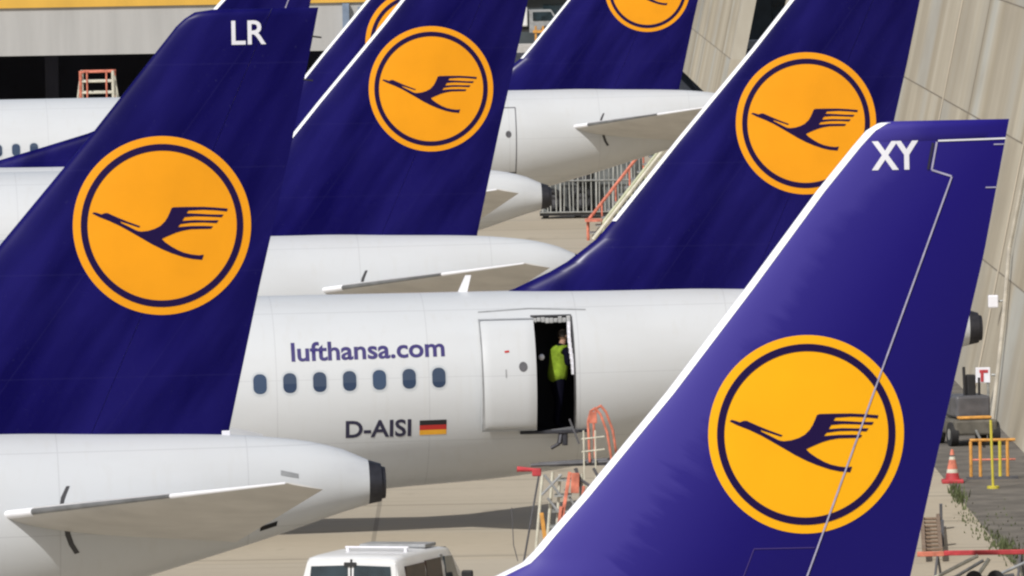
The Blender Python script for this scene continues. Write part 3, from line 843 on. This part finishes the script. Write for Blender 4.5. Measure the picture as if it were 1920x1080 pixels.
# panel joints: grooves as thin dark strips with a pale drip edge
for z in (3.05, 6.1, 9.15, 12.2):
    bm = bmesh.new()
    for dd0, dd1 in ((150, 408), (452, 640)):
        q = [wp(dd0, z, .004), wp(dd1, z, .004), wp(dd1, z + .035, .004), wp(dd0, z + .035, .004)]
        bm.faces.new([bm.verts.new(p) for p in q])
    link('panel_joint', bm, JO, hang)
d = 152.
while d < 640:
    if not 406 < d < 452:
        z0 = 0 if d < 430 else 1.01
        bm = bmesh.new(); q = [wp(d, z0, .006), wp(d + .16, z0, .006), wp(d + .16, 16, .006), wp(d, 16, .006)]
        bm.faces.new([bm.verts.new(p) for p in q]); link('panel_joint', bm, JO, hang)
        rib = random.random() < .4 or d < 153
        if rib:
            bm = bmesh.new(); q = [wp(d + .2, z0, .02), wp(d + .45, z0, .02), wp(d + .45, 16, .02), wp(d + .2, 16, .02)]
            qb = [(p[0] + .019, p[1], p[2]) for p in q]
            v = [bm.verts.new(p) for p in q + qb]
            for f in ((0, 1, 2, 3), (0, 4, 5, 1), (1, 5, 6, 2), (2, 6, 7, 3), (3, 7, 4, 0)): bm.faces.new([v[i] for i in f])
            link('wall_rib', bm, mat('rib_concrete', (.60, .53, .42), .85, var=.2, scale=.8, stretch=(1, 1, .1)) if d < 153 else bpy.data.materials['rib_concrete'], hang)
    d += random.choice((12.2, 18.3, 24.4))
# downpipe and floodlight on the wall
bm = bmesh.new(); path(bm, [wp(246, .05, .12), wp(249, 2.2, .12), wp(252, 3.8, .12), wp(252, 9, .12)], .05); link('downpipe', bm, mat('weathered_pipe', (.45, .41, .34), .7, var=.3, scale=2), hang)
fl = empty('floodlight', (0, 0, 0), 0, 'small white floodlight box fixed to the hangar downpipe', 'floodlight')
p0 = Vector(wp(252.0, 2.55, .25)) + hang.location
bm = bmesh.new(); box(bm, p0, (.24, .22, .30), bevel=.03); link('housing', bm, LETTERW, fl)
bm = bmesh.new(); tube(bm, p0 + Vector((.1, 0, 0)), p0 + Vector((.3, 0, .02)), .025); link('bracket', bm, STEEL, fl)
# red and white sign
sg = empty('sign', (0, 0, 0), 0, 'white sign board with red T-shaped mark on the hangar wall', 'sign')
p0 = Vector(wp(249, .98, .35)) + hang.location
bm = bmesh.new(); box(bm, p0, (.34, .05, .36), bevel=.01); link('board', bm, LETTERW, sg)
bm = bmesh.new(); box(bm, p0 + Vector((.02, -.031, .09)), (.2, .012, .07)); box(bm, p0 + Vector((-.02, -.031, -.05)), (.07, .012, .21)); link('red_mark', bm, REDP, sg)
bm = bmesh.new(); tube(bm, p0 + Vector((.2, .03, 0)), p0 + Vector((.62, .03, 0)), .03); tube(bm, p0 + Vector((.12, .03, 0)), p0 + Vector((.12, .03, -.9)), .03); link('post', bm, STEEL, sg)

# ------------------------------------------------------------------ far hangar at the upper left
fh = empty('hangar', (-30, 400, 0), 0, 'low hangar with yellow roof band and dark open bay behind the left aircraft', 'hangar')
FASC = mat('grey_cladding', (.42, .42, .415), .7, var=.12, scale=.6, stretch=(3, 1, .3))
bm = bmesh.new(); box(bm, (0, .3, 5.93), (53.4, .5, 1.80)); link('fascia', bm, FASC, fh)
bm = bmesh.new(); box(bm, (0, .25, 8.08), (53.6, .6, 2.5)); link('roof_band', bm, mat('yellow_cladding', (.68, .40, .06), .6, var=.1, scale=.5, stretch=(2, 1, .5)), fh)
bm = bmesh.new(); BAY = mat('dark_bay', (.03, .034, .06), .8, var=.4, scale=.5)
box(bm, (0, 24, 4.0), (53, .4, 8)); box(bm, (0, 12, 9.0), (53, 24, .3)); box(bm, (-26.5, 12, 4), (.3, 24, 8))
for k in range(6): box(bm, (-24 + 7.3 * k, 9, 2.5), (.5, .5, 5))
link('bay', bm, BAY, fh)
bm = bmesh.new(); box(bm, (23.95, -.1, 5.9), (.25, .3, 1.8)); box(bm, (24.8, -.08, 6.3), (.8, .2, .7)); link('service_panel', bm, mat('bluish_panel', (.2, .26, .36), .5, var=.2), fh)

# far building and kerb beyond the road
fb = empty('service_building', (6, 606, 0), 0, 'far low service building with dark glazing beyond the road', 'building')
bm = bmesh.new(); box(bm, (-4, 4, 4.2), (60, 8, 2.9)); link('upper_storey', bm, mat('pale_cladding', (.5, .53, .5), .7, var=.15), fb)
bm = bmesh.new(); box(bm, (-4, 4.3, 1.4), (59, 7.4, 2.8)); link('lower_storey', bm, mat('teal_cladding', (.05, .065, .075), .6, var=.5, scale=.7), fb)
for k in range(16):
    bm = bmesh.new(); box(bm, (-24 + 2.6 * k, .56, 1.7), (1.5, .1, 1.1)); link('window', bm, VGLASS, fb)
kb = bmesh.new(); box(kb, (0, 589.5, .21), (130, 3.2, .42)); o = link('kerb', kb, mat('pale_kerb', (.52, .5, .47), .8, var=.15)); o['kind'] = 'structure'
def truck():
    t = empty('truck', (1.0, 598, .0), R(2), 'small pale truck parked beyond the kerb in the gap between two fins', 'truck')
    bm = bmesh.new(); box(bm, (-1.2, 0, 1.35), (2.6, 1.9, 1.1), bevel=.08); link('cargo_body', bm, VANW, t)
    bm = bmesh.new(); prism(bm, [(.2, .45), (1.9, .45), (1.9, 1.0), (1.45, 1.7), (.2, 1.7)], 'y', -.9, .9); link('cab', bm, GREYM, t)
    bm = bmesh.new(); prism(bm, [(.4, 1.1), (1.7, 1.1), (1.4, 1.6), (.4, 1.6)], 'y', -.92, .92); link('cab_window', bm, VGLASS, t)
    bm = bmesh.new(); box(bm, (0, 0, .62), (4.2, 1.5, .25)); link('chassis', bm, BLACK, t)
    for x in (-1.6, 1.2):
        for y in (-.85, .85):
            bm = bmesh.new(); tube(bm, (x, y - .12, .42), (x, y + .12, .42), .42, 18); link('wheel', bm, BLACK, t, True)
    t.location.z = .43
truck()
t = empty('barrier', (1.55, 586, 0), 0, 'orange and white slatted barrier beside the far kerb', 'barrier')
for k in range(3):
    bm = bmesh.new(); box(bm, (.4 * k, 0, .75), (.12, .08, 1.5), bevel=.01); link('post', bm, ORANGE, t)
for z in (.5, 1.2):
    bm = bmesh.new(); box(bm, (.4, -.06, z), (1.1, .04, .16), bevel=.01); link('rail', bm, ORANGE, t)

# ------------------------------------------------------------------ ground equipment
def rail_platform():
    p = empty('maintenance_platform', (-12.75, 331, 0), 0, 'tall platform with red and cream guard rails in front of the dark hangar bay', 'work platform', 'aircraft access stands')
    for x in (-.5, .5):
        for y in (-.6, .6):
            bm = bmesh.new(); tube(bm, (x * 1.1, y, 0), (x, y, 6.28), .05, 8); link('post', bm, RED if x * y > 0 else CREAM, p)
            bm = bmesh.new(); tube(bm, (x * 1.35, y * .9, 4.9), (x * 1.02, y * .9, 6.1), .03, 6); link('brace', bm, CREAM, p)
    bm = bmesh.new(); box(bm, (0, 0, 5.0), (1.2, 1.4, .08)); link('deck', bm, STEEL, p)
    for z, m in ((6.25, RED), (5.95, CREAM), (5.6, CREAM), (5.28, CREAM)):
        bm = bmesh.new()
        for y in (-.6, .6): tube(bm, (-.55, y, z), (.55, y, z), .032, 6)
        for x in (-.5, .5): tube(bm, (x, -.6, z), (x, .6, z), .032, 6)
        link('guard_rail', bm, m, p)
    for x in (-.3, .3):
        bm = bmesh.new(); tube(bm, (x, -.63, 4.9), (x, -.63, 6.25), .03, 6); link('post', bm, RED, p)
rail_platform()

def stairs():
    p = empty('boarding_stairs', (2.55, 345, 0), R(0), 'mobile stairs with red handrails rising under the farthest aircraft tail', 'boarding stairs', 'aircraft access stands')
    rise, run, n = 3.4, 2.75, 14
    for k in range(n):
        bm = bmesh.new(); t = (k + .5) / n; box(bm, (t * run, 0, .25 + t * rise), (.22, 1.0, .04)); link('step', bm, STEEL, p)
    for y, m, dx in ((-.55, CREAM, .35), (.55, CREAM, .35)):
        bm = bmesh.new(); tube(bm, (dx * .3, y, .18), (run + dx * .3, y, .18 + rise), .07); link('stringer', bm, m, p)
    for y, m in ((-.55, mat('pale_green_rail', (.5, .52, .36), .5, var=.15)), (.55, RED)):
        ox = .45 if y < 0 else -.05
        bm = bmesh.new(); path(bm, [(ox, y, .1), (ox, y, .75), (ox + run * .98, y, .75 + rise * .98)], .05); link('handrail', bm, m, p)
        bm = bmesh.new()
        for k in range(1, 6): tube(bm, (ox + run * k / 6, y, rise * k / 6 - .1), (ox + run * k / 6, y, .75 + rise * k / 6), .03)
        link('baluster', bm, m, p)
    bm = bmesh.new(); box(bm, (.1, 0, .78), (.5, 1.2, .06)); link('landing', bm, RED, p)
    for x in (.3, 2.4):
        for y in (-.5, .5):
            bm = bmesh.new(); tube(bm, (x, y - .06, .18), (x, y + .06, .18), .18, 14); link('wheel', bm, BLACK, p, True)
stairs()

def cage():
    p = empty('wire_cage_trolley', (1.2, 366, 0), R(0), 'long wire cage trolley of pale upright bars under the farthest aircraft', 'cage trolley')
    bm = bmesh.new(); box(bm, (1.6, 0, .16), (3.6, 1.2, .12)); link('base', bm, BLACK, p)
    bm = bmesh.new()
    for k in range(23): tube(bm, (-.1 + .152 * k + .03 * math.sin(k * 2.3), -.6, .2), (-.1 + .152 * k + .03 * math.sin(k * 1.7), -.6, 2.45), .018 + .012 * (k % 4 == 0), 6)
    link('bars', bm, mat('cage_bar_paint', (.42, .43, .41), .6, var=.35, scale=2), p)
    bm = bmesh.new(); box(bm, (1.6, .6, 1.3), (3.5, .04, 2.2)); link('back_panel', bm, mat('patchy_back_panel', (.14, .15, .15), .7, var=.9, scale=1.6), p)
    for z in (.22, 1.3, 2.45):
        bm = bmesh.new(); tube(bm, (-.2, -.62, z), (3.3, -.62, z), .03, 6); link('rail', bm, STEEL, p)
    for x in (0, 1.1, 2.2, 3.2):
        bm = bmesh.new(); tube(bm, (x, -.5, .12), (x, -.4, .12), .12, 12); link('wheel', bm, BLACK, p, True)
    for lab, (x, z, r) in (('dark tyre standing at the near end of the wire cage', (.25, .62, .4)), ('dark tyre in the middle of the wire cage', (1.25, .64, .42)), ('dark tyre lying on top of the middle one in the wire cage', (1.3, 1.46, .38))):
        t = empty('tyre', (1.2 + x, 366.0, z), 0, lab, 'tyre', 'tyres in the wire cage')
        bm = bmesh.new()
        rows = []
        for i in range(25):
            a0 = 2 * math.pi * i / 24
            rows.append([((r - .12 + .12 * math.cos(2 * math.pi * k / 10)) * math.cos(a0), .13 * math.sin(2 * math.pi * k / 10), (r - .12 + .12 * math.cos(2 * math.pi * k / 10)) * math.sin(a0)) for k in range(11)])
        grid(bm, rows); bmesh.ops.remove_doubles(bm, verts=bm.verts, dist=.001); link('tread', bm, BLACK, t, True)
        bm = bmesh.new(); tube(bm, (0, -.08, 0), (0, .08, 0), r * .5, 16); link('rim', bm, GREYD, t, True)
cage()
# shrub beyond the cage
def shrub(name, x, y, n, sx, sz, label, seed):
    rnd = random.Random(seed)
    t = empty(name, (x, y, 0), 0, label, 'shrub')
    bm = bmesh.new()
    for k in range(5): tube(bm, (0, 0, 0), (rnd.uniform(-.6, .6) * sx, rnd.uniform(-.5, .5), sz * rnd.uniform(.5, .9)), .035, 6, r2=.01)
    link('stem', bm, mat('bark', (.09, .07, .05), .9, var=.3), t)
    bm = bmesh.new()
    cl = [(rnd.uniform(-.8, .8) * sx, rnd.uniform(-.6, .6), rnd.uniform(.25, .95) * sz, rnd.uniform(.25, .5)) for _ in range(14)]
    for k in range(n):
        c = rnd.choice(cl); v = Vector((rnd.gauss(0, 1), rnd.gauss(0, 1), rnd.gauss(0, 1))).normalized() * c[3] * rnd.uniform(.3, 1)
        o = Vector(c[:3]) + v; a_ = Vector((rnd.uniform(-1, 1), rnd.uniform(-1, 1), rnd.uniform(-1, 1))).normalized(); b2 = a_.orthogonal().normalized()
        s = rnd.uniform(.05, .1)
        bm.faces.new([bm.verts.new(o + q) for q in (a_ * s, b2 * s * .5, -a_ * s, -b2 * s * .5)])
    link('foliage', bm, mat('leaf_green', (.045, .075, .035), .7, var=.6, scale=2.5), t)
shrub('shrub', 4.35, 372, 2600, .9, 2.6, 'dark green shrub behind the stairs under the farthest aircraft', 3)

def stand():
    # wheeled access stand in front of the open door
    p = empty('maintenance_stand', (1.05, 184, 0), 0, 'orange and cream tubular access stand below the open aircraft door', 'access stand', 'aircraft access stands')
    bm = bmesh.new(); tube(bm, (-.78, -.3, 3.26), (.62, -.3, 3.30), .03); tube(bm, (-.65, .3, 3.24), (.62, .3, 3.30), .03); box(bm, (.05, 0, 3.25), (1.0, .6, .03)); link('platform', bm, GREYD, p)
    bm = bmesh.new(); tube(bm, (-1.02, -.3, 3.2), (-.72, -.3, 3.18), .05, 10, r2=.03); box(bm, (-.68, -.3, 3.14), (.16, .1, .14), bevel=.02); link('buffer', bm, REDP, p)
    # guard hoops
    for y, dx in ((-.34, 0), (.34, .1)):
        bm = bmesh.new()
        path(bm, [(.24 + dx, y, 3.3), (.22 + dx, y, 4.0), (.27 + dx, y, 4.18), (.35 + dx, y, 4.23), (.44 + dx, y, 4.12), (.55 + dx, y, 3.8), (.62 + dx, y, 3.3), (.62 + dx, y, 2.2)], .022)
        link('guard_hoop', bm, RED, p)
    bm = bmesh.new(); box(bm, (.31, -.36, 4.07), (.13, .03, .2), bevel=.01); link('red_panel', bm, RED, p)
    bm = bmesh.new()
    for z in (3.5, 3.72): tube(bm, (.1, -.36, z - .02), (.5, -.36, z + .02), .014, 6)
    for x in (.14, .34): tube(bm, (x, -.36, 2.7), (x, -.36, 3.85), .016, 6)
    link('cream_rails', bm, CREAM, p)
    bm = bmesh.new()
    for x, y in ((-.02, -.38), (.3, -.38)): path(bm, [(x, y, 3.2), (x + .1, y, 3.0), (x + .3, y, 2.86), (x + .1, y, 2.72)], .026)
    tube(bm, (.0, -.38, 3.2), (.12, -.38, 2.7), .026); tube(bm, (-.1, -.3, 4.05), (.06, -.35, 3.62), .018)
    link('scissor_arm', bm, GREYD, p)
    # splayed legs and tie rods
    for q, r_, m in (((-.62, -.32, 3.2), (-1.24, -.5, .0), GREYD), ((-.58, -.32, 3.1), (-.9, -.4, 0), CREAM), ((-.40, .3, 3.1), (-.70, .3, 0), CREAM), ((-.28, -.32, 3.1), (-.5, -.4, 0), CREAM), ((.10, -.3, 3.1), (-.1, -.3, 0), CREAM), ((.6, .3, 3.2), (.9, .4, 0), GREYD)):
        bm = bmesh.new(); tube(bm, q, r_, .028 if m is CREAM else .018); link('leg', bm, m, p)
    bm = bmesh.new(); path(bm, [(-1.12, -.5, 2.55), (-1.1, -.5, 1.9), (-1.03, -.5, 1.62)], .008, n=6); link('tether', bm, GREYD, p)
    # steps and red plates
    for k in range(6):
        bm = bmesh.new(); box(bm, (-.18 - .05 * k, -.2, 3.0 - .27 * k), (.30, .5, .03)); link('step', bm, STEEL, p)
    for (c, s, an) in (((-.18, -.44, 2.75), (.06, .03, .8), .18), ((-.30, -.44, 2.25), (.08, .03, .6), .15), ((-.02, -.44, 2.95), (.14, .03, .35), .05), ((.08, -.44, 2.5), (.05, .03, .8), .12)):
        bm = bmesh.new(); box(bm, c, s, None, 0, .008); bmesh.ops.rotate(bm, cent=c, matrix=Matrix.Rotation(an, 3, 'Y'), verts=bm.verts); link('red_plate', bm, RED, p)
    bm = bmesh.new(); box(bm, (-.58, -.46, 2.2), (.07, .02, .5), bevel=.005); bmesh.ops.rotate(bm, cent=(-.58, -.46, 2.2), matrix=Matrix.Rotation(-.12, 3, 'Y'), verts=bm.verts); link('warning_flag', bm, ORANGE, p)
    for (q, r_) in (((-.55, -.4, 3.1), (-.25, -.4, 2.7)), ((-.25, -.4, 3.1), (-.6, -.4, 2.75)), ((-.5, -.4, 2.7), (-.2, -.4, 2.3)), ((-.2, -.4, 2.85), (.05, -.4, 2.4))):
        bm = bmesh.new(); tube(bm, q, r_, .022); link('brace', bm, GREYM, p)
    for x in (-.5, .5):
        for y in (-.4, .4):
            bm = bmesh.new(); tube(bm, (x, y - .05, .14), (x, y + .05, .14), .14, 14); link('wheel', bm, BLACK, p, True)
stand()

# ------------------------------------------------------------------ van
def van():
    # local: y forward, x right, origin at rear axle line on the ground, rear face at y = 0
    v = empty('van', (-2.86, 181.8, 0), R(-18), 'white van seen from behind with dark rear windows and roof bars', 'van')
    W, Lb = .92, 4.75
    bm = bmesh.new()
    # cross sections along y: list of (y, z roof, half width at roof, z belt)
    def ring(y, zr, hr, hb=W, zb=.36):
        return [(-hb, y, zb), (-hb - .0, y, .75), (-hb + .01, y, 1.12), (-(hb + hr) / 2 - .02, y, (1.12 + zr) / 2 + .04), (-hr - .02, y, zr - .07), (-hr + .02, y, zr - .015), (-hr + .1, y, zr), (-hr * .5, y, zr + .01), (0, y, zr + .015),
                (hr * .5, y, zr + .01), (hr - .1, y, zr), (hr - .02, y, zr - .015), (hr + .02, y, zr - .07), ((hb + hr) / 2 + .02, y, (1.12 + zr) / 2 + .04), (hb - .01, y, 1.12), (hb, y, .75), (hb, y, zb)]
    rows = [ring(.02, 1.82, .79), ring(.10, 1.85, .80), ring(.6, 1.87, .80), ring(1.6, 1.875, .80), ring(2.6, 1.865, .795), ring(3.05, 1.82, .78), ring(3.45, 1.52, .76), ring(3.85, 1.14, .78), ring(4.5, .98, .72), ring(4.72, .72, .7), ring(4.75, .45, .68)]
    rows[0] = [(p[0] * .985, p[1] + (.0 if p[2] < 1.15 else (p[2] - 1.15) * .14), p[2]) for p in rows[0]]
    rows[1] = [(p[0], p[1] + (.0 if p[2] < 1.15 else (p[2] - 1.15) * .12), p[2]) for p in rows[1]]
    vr = grid(bm, rows)
    for k in (0, -1): bm.faces.new(vr[k])
    for i in range(len(rows) - 1): bm.faces.new((vr[i][0], vr[i + 1][0], vr[i + 1][-1], vr[i][-1]))
    body = link('body', bm, VANW, v, True)
    for p in body.data.polygons:
        if abs(p.normal.y) > .9 and p.center.y < .3: p.use_smooth = False
    yr = lambda z: .012 + (0 if z < 1.15 else (z - 1.15) * .14)
    def rear(name, poly, off, m, parent, th=.02):
        bm = bmesh.new(); a = [bm.verts.new((x, yr(z) - off, z)) for x, z in poly]; b = [bm.verts.new((x, yr(z) - off + th, z)) for x, z in poly]
        bm.faces.new(a); bm.faces.new(b[::-1])
        for i in range(len(poly)): j = (i + 1) % len(poly); bm.faces.new((a[i], b[i], b[j], a[j]))
        return link(name, bm, m, parent)
    for s in (-1, 1):
        P = lambda pts: [(s * x, z) for x, z in pts]
        dr = rear('rear_door', P([(.015, .5), (.86, .5), (.875, 1.1), (.80, 1.74), (.015, 1.765)]), .012, VANW, v)
        rear('rear_window', P([(.055, 1.13), (.765, 1.13), (.715, 1.70), (.055, 1.72)]), .022, VGLASS, dr)
        rear('wiper', P([(.10, 1.17), (.5, 1.22), (.5, 1.235), (.10, 1.19)]), .03, BLACK, dr, .012)
        rear('tail_light', P([(.84, .6), (.915, .6), (.905, 1.08), (.85, 1.08)]), .03, REDP, v)
    rear('brake_light', [(-.12, 1.70), (.10, 1.70), (.10, 1.77), (-.12, 1.77)], .035, BLACK, v)
    rear('centre_seal', [(-.014, .5), (.014, .5), (.014, 1.82), (-.014, 1.82)], .016, BLACK, v)
    rear('number_plate', [(-.26, .62), (.26, .62), (.26, .73), (-.26, .73)], .022, LETTERW, v)
    bm = bmesh.new(); box(bm, (0, -.06, .45), (1.78, .16, .2), bevel=.05); link('bumper', bm, GREYD, v)
    # side windows follow the leaning upper side
    def side(name, poly, s, off, m, parent):
        bm = bmesh.new()
        def P(y, z, o): 
            x = lerp_tab([(.8, .92), (1.12, .91), (1.53, .88), (1.80, .82), (1.87, .78)], z) - (.0 if y < 2.7 else (y - 2.7) * .05)
            return (s * (x + o), y, z)
        a = [bm.verts.new(P(y, z, off)) for y, z in poly]; b = [bm.verts.new(P(y, z, off - .03)) for y, z in poly]
        bm.faces.new(a); bm.faces.new(b[::-1])
        for i in range(len(poly)): j = (i + 1) % len(poly); bm.faces.new((a[i], b[i], b[j], a[j]))
        return link(name, bm, m, parent)
    for s in (-1, 1):
        side('side_window', [(.34, 1.16), (1.42, 1.16), (1.42, 1.68), (.42, 1.68)], s, .032, VGLASS2, v)
        side('side_window', [(1.5, 1.16), (2.32, 1.16), (2.32, 1.70), (1.5, 1.70)], s, .032, VGLASS2, v)
        side('door_pillar', [(2.36, 1.14), (2.5, 1.14), (2.5, 1.74), (2.36, 1.74)], s, .008, GREYM, v)
        side('side_window', [(2.52, 1.16), (3.3, 1.16), (2.98, 1.68), (2.52, 1.70)], s, .032, VGLASS, v)
        bm = bmesh.new(); box(bm, (s * 1.08, 3.15, 1.28), (.2, .1, .26), bevel=.03); tube(bm, (s * .9, 3.2, 1.2), (s * 1.05, 3.15, 1.25), .025); link('mirror', bm, BLACK, v)
        for y in (.85, 3.75):
            bm = bmesh.new(); tube(bm, (s * .72, y, .33), (s * .93, y, .33), .33, 26); wl = link('wheel', bm, BLACK, v, True)
            bm = bmesh.new(); tube(bm, (s * .925, y, .33), (s * .94, y, .33), .2, 20); link('rim', bm, STEEL, wl)
    bm = bmesh.new()
    vs = [bm.verts.new(p) for p in ((-.70, 3.10, 1.79), (.70, 3.10, 1.79), (.72, 3.80, 1.19), (-.72, 3.80, 1.19))]
    vs2 = [bm.verts.new((q.co.x, q.co.y + .03, q.co.z + .03)) for q in vs]
    bm.faces.new(vs); bm.faces.new(vs2)
    for i in range(4): j = (i + 1) % 4; bm.faces.new((vs[i], vs[j], vs2[j], vs2[i]))
    link('windscreen', bm, VGLASS, v)
    for y in (1.25,):
        bm = bmesh.new(); box(bm, (.08, y, 1.945), (1.15, .06, .03), bevel=.01)
        for x in (-.45, .6): box(bm, (x, y, 1.905), (.05, .05, .06))
        link('roof_bar', bm, LETTERW, v)
    bm = bmesh.new(); box(bm, (.12, 2.25, 1.915), (1.2, .6, .06), bevel=.015); link('roof_hatch', bm, GREYM, v)
van()

# ------------------------------------------------------------------ bits along the wall, lower right
def railing():
    p = empty('railing', (9.72, 227, 0), 0, 'orange and yellow tubular railing beside the hangar wall', 'railing')
    for x, m in ((0, ORANGE), (.2, ORANGE), (.62, YEL), (.78, ORANGE)):
        bm = bmesh.new(); tube(bm, (x, 0, 0), (x, 0, .82), .035); link('post', bm, m, p)
    for z, m in ((.84, ORANGE), (.42, RED)):
        bm = bmesh.new(); tube(bm, (-.02, 0, z), (.95, 0, z), .032 if z > .5 else .02); link('rail', bm, m, p)
    bm = bmesh.new(); box(bm, (.45, .05, .03), (1.1, .2, .06)); link('base', bm, GREYD, p)
railing()
p = empty('pole', (10.05, 224, 0), 0, 'thin bright yellow pole in front of the orange railing', 'pole')
bm = bmesh.new(); tube(bm, (0, 0, .03), (-.03, 0, 1.45), .028); link('shaft', bm, YEL, p); bm = bmesh.new(); tube(bm, (0, 0, 0), (0, 0, .06), .13, 16); link('foot', bm, YEL, p)
p = empty('traffic_cone', (9.28, 226, 0), 0, 'red and white traffic cone left of the orange railing', 'traffic cone')
bm = bmesh.new(); box(bm, (0, 0, .04), (.46, .46, .08), bevel=.02); link('base', bm, REDP, p)
for z0, z1, m in ((.08, .22, REDP), (.22, .30, CREAM), (.30, .5, RED), (.5, .56, CREAM), (.6, .72, RED)):
    bm = bmesh.new(); tube(bm, (0, 0, z0), (0, 0, z1), .17 - .2 * z0, 20, r2=.17 - .2 * z1); link('band', bm, m, p, True)
p = empty('post', (10.82, 222.5, 0), 0, 'dark grey steel post close against the hangar wall', 'post')
bm = bmesh.new(); tube(bm, (0, 0, 0), (0, 0, 1.55), .05); tube(bm, (.13, .1, 0), (.13, .1, 1.2), .03); link('shaft', bm, GREYD, p)
bm = bmesh.new(); box(bm, (.05, .05, .02), (.35, .3, .04)); link('base_plate', bm, STEEL, p)

def compressor():
    p = empty('ground_power_unit', (10.15, 239, 0), R(12), 'dark wheeled generator cart parked by the hangar wall beyond the railing', 'generator cart')
    bm = bmesh.new(); box(bm, (0, 0, .42), (1.0, 1.7, .34), bevel=.05); link('chassis', bm, mat('dull_brown_grey_paint', (.13, .12, .10), .7, var=.5, scale=3), p)
    bm = bmesh.new(); box(bm, (.05, .1, .86), (.8, 1.1, .5), bevel=.06); link('engine_housing', bm, GREYD, p)
    bm = bmesh.new(); box(bm, (.0, -.7, .64), (.75, .25, .06), bevel=.02); link('seat', bm, ORANGE, p)
    bm = bmesh.new(); box(bm, (.08, -.1, 1.32), (.2, .2, .5), bevel=.03); tube(bm, (-.08, -.2, 1.0), (-.1, -.2, 1.75), .035); tube(bm, (.25, -.2, 1.0), (.25, -.2, 1.5), .03); link('exhaust_stack', bm, BLACK, p)
    for x in (-.48, .48):
        for y in (-.6, .6):
            bm = bmesh.new(); tube(bm, (x - .08, y, .27), (x + .08, y, .27), .27, 20); wl = link('wheel', bm, BLACK, p, True)
            bm = bmesh.new(); tube(bm, (x - .085, y, .27), (x + .085, y, .27), .13, 14); link('rim', bm, STEEL, wl)
    bm = bmesh.new(); tube(bm, (0, -.85, .35), (-.1, -1.6, .2), .03); link('tow_bar', bm, STEEL, p)
compressor()

def barrier():
    p = empty('barrier', (7.5, 198.5, 0), R(0), 'long red barrier bar on low trestles at the lower right', 'barrier')
    bm = bmesh.new(); box(bm, (.22, 0, .52), (.5, .08, .09), bevel=.012); link('bar_end', bm, RED, p)
    bm = bmesh.new(); box(bm, (1.3, 0, .53), (1.66, .08, .09), bevel=.012); link('bar', bm, REDP, p)
    for x in (.35, 1.9):
        bm = bmesh.new()
        for s in (-1, 1): tube(bm, (x, 0, .5), (x + .08 * s, .3 * s, 0), .025)
        link('trestle', bm, GREYD, p)
barrier()
def towbar():
    p = empty('tow_bar', (7.9, 197, 0), 0, 'pile of pale and grey steel tow bar tubes under the red barrier', 'tow bar')
    for (q, r_, m, rr) in (((-.3, 0, .12), (.65, .4, .55), CREAM, .035), ((.1, .3, .1), (.75, .2, .48), STEEL, .03), ((.55, 0, .1), (.85, .2, .5), CREAM, .04), ((.8, .1, .12), (1.6, .3, .45), GREYM, .03), ((.2, -.2, .1), (1.3, .1, .2), GREYD, .04), ((-.3, -.3, .1), (.3, -.3, .1), GREYD, .05)):
        bm = bmesh.new(); tube(bm, q, r_, rr); link('strut', bm, m, p)
    for x in (.55, .95):
        bm = bmesh.new(); tube(bm, (x, -.25, .16), (x, -.13, .16), .16, 16); link('wheel', bm, BLACK, p, True)
towbar()
def ladder():
    p = empty('ladder', (7.95, 203.5, .05), R(-2), 'brown timber ladder lying on the concrete behind the red barrier', 'ladder')
    for s in (-.16, .16):
        bm = bmesh.new(); box(bm, (s, 4.6, .16), (.07, 9.5, .12)); link('rail', bm, mat('weathered_timber', (.24, .17, .12), .85, var=.3, scale=4, stretch=(6, .6, 6)) if s < 0 else bpy.data.materials['weathered_timber'], p)
    for k in range(9):
        bm = bmesh.new(); tube(bm, (-.17, .4 + 1.05 * k, .16), (.17, .4 + 1.05 * k, .16), .03); link('rung', bm, bpy.data.materials['weathered_timber'], p)
    for y in (4.2, 8.8):
        bm = bmesh.new(); box(bm, (.22, y, .2), (.06, .3, .5)); link('bracket', bm, GREYD, p)
ladder()
# weeds along the edge of the concrete
def weeds():
    bm = bmesh.new(); rnd = random.Random(11)
    spots = [(9.2, 221.5, .07, 1.6, 110, .22), (9.5, 206, .12, 1.6, 230, .14), (9.35, 209.5, .10, 2.0, 90, .1), (9.6, 197.5, .10, 1.2, 120, .2), (9.15, 214, .12, 3, 90, .07), (9.9, 212, .3, 4, 50, .06)]
    for (x, y, sx, sy, n, h) in spots:
        for k in range(n):
            b0 = Vector((rnd.gauss(x, sx), rnd.gauss(y, sy), .004)); a_ = rnd.uniform(0, 6.28); hh = h * rnd.uniform(.4, 1.2)
            dv = Vector((math.cos(a_), math.sin(a_), 0)); sdv = Vector((-dv.y, dv.x, 0)) * .02
            bm.faces.new([bm.verts.new(q) for q in (b0 - sdv, b0 + sdv, b0 + dv * hh * .35 + Vector((0, 0, hh)))])
    o = link('weeds', bm, mat('weed_green', (.085, .105, .04), .8, var=.5, scale=3)); tag(o, 'green weeds growing along the edge of the concrete', 'weeds', kind='stuff')
weeds()
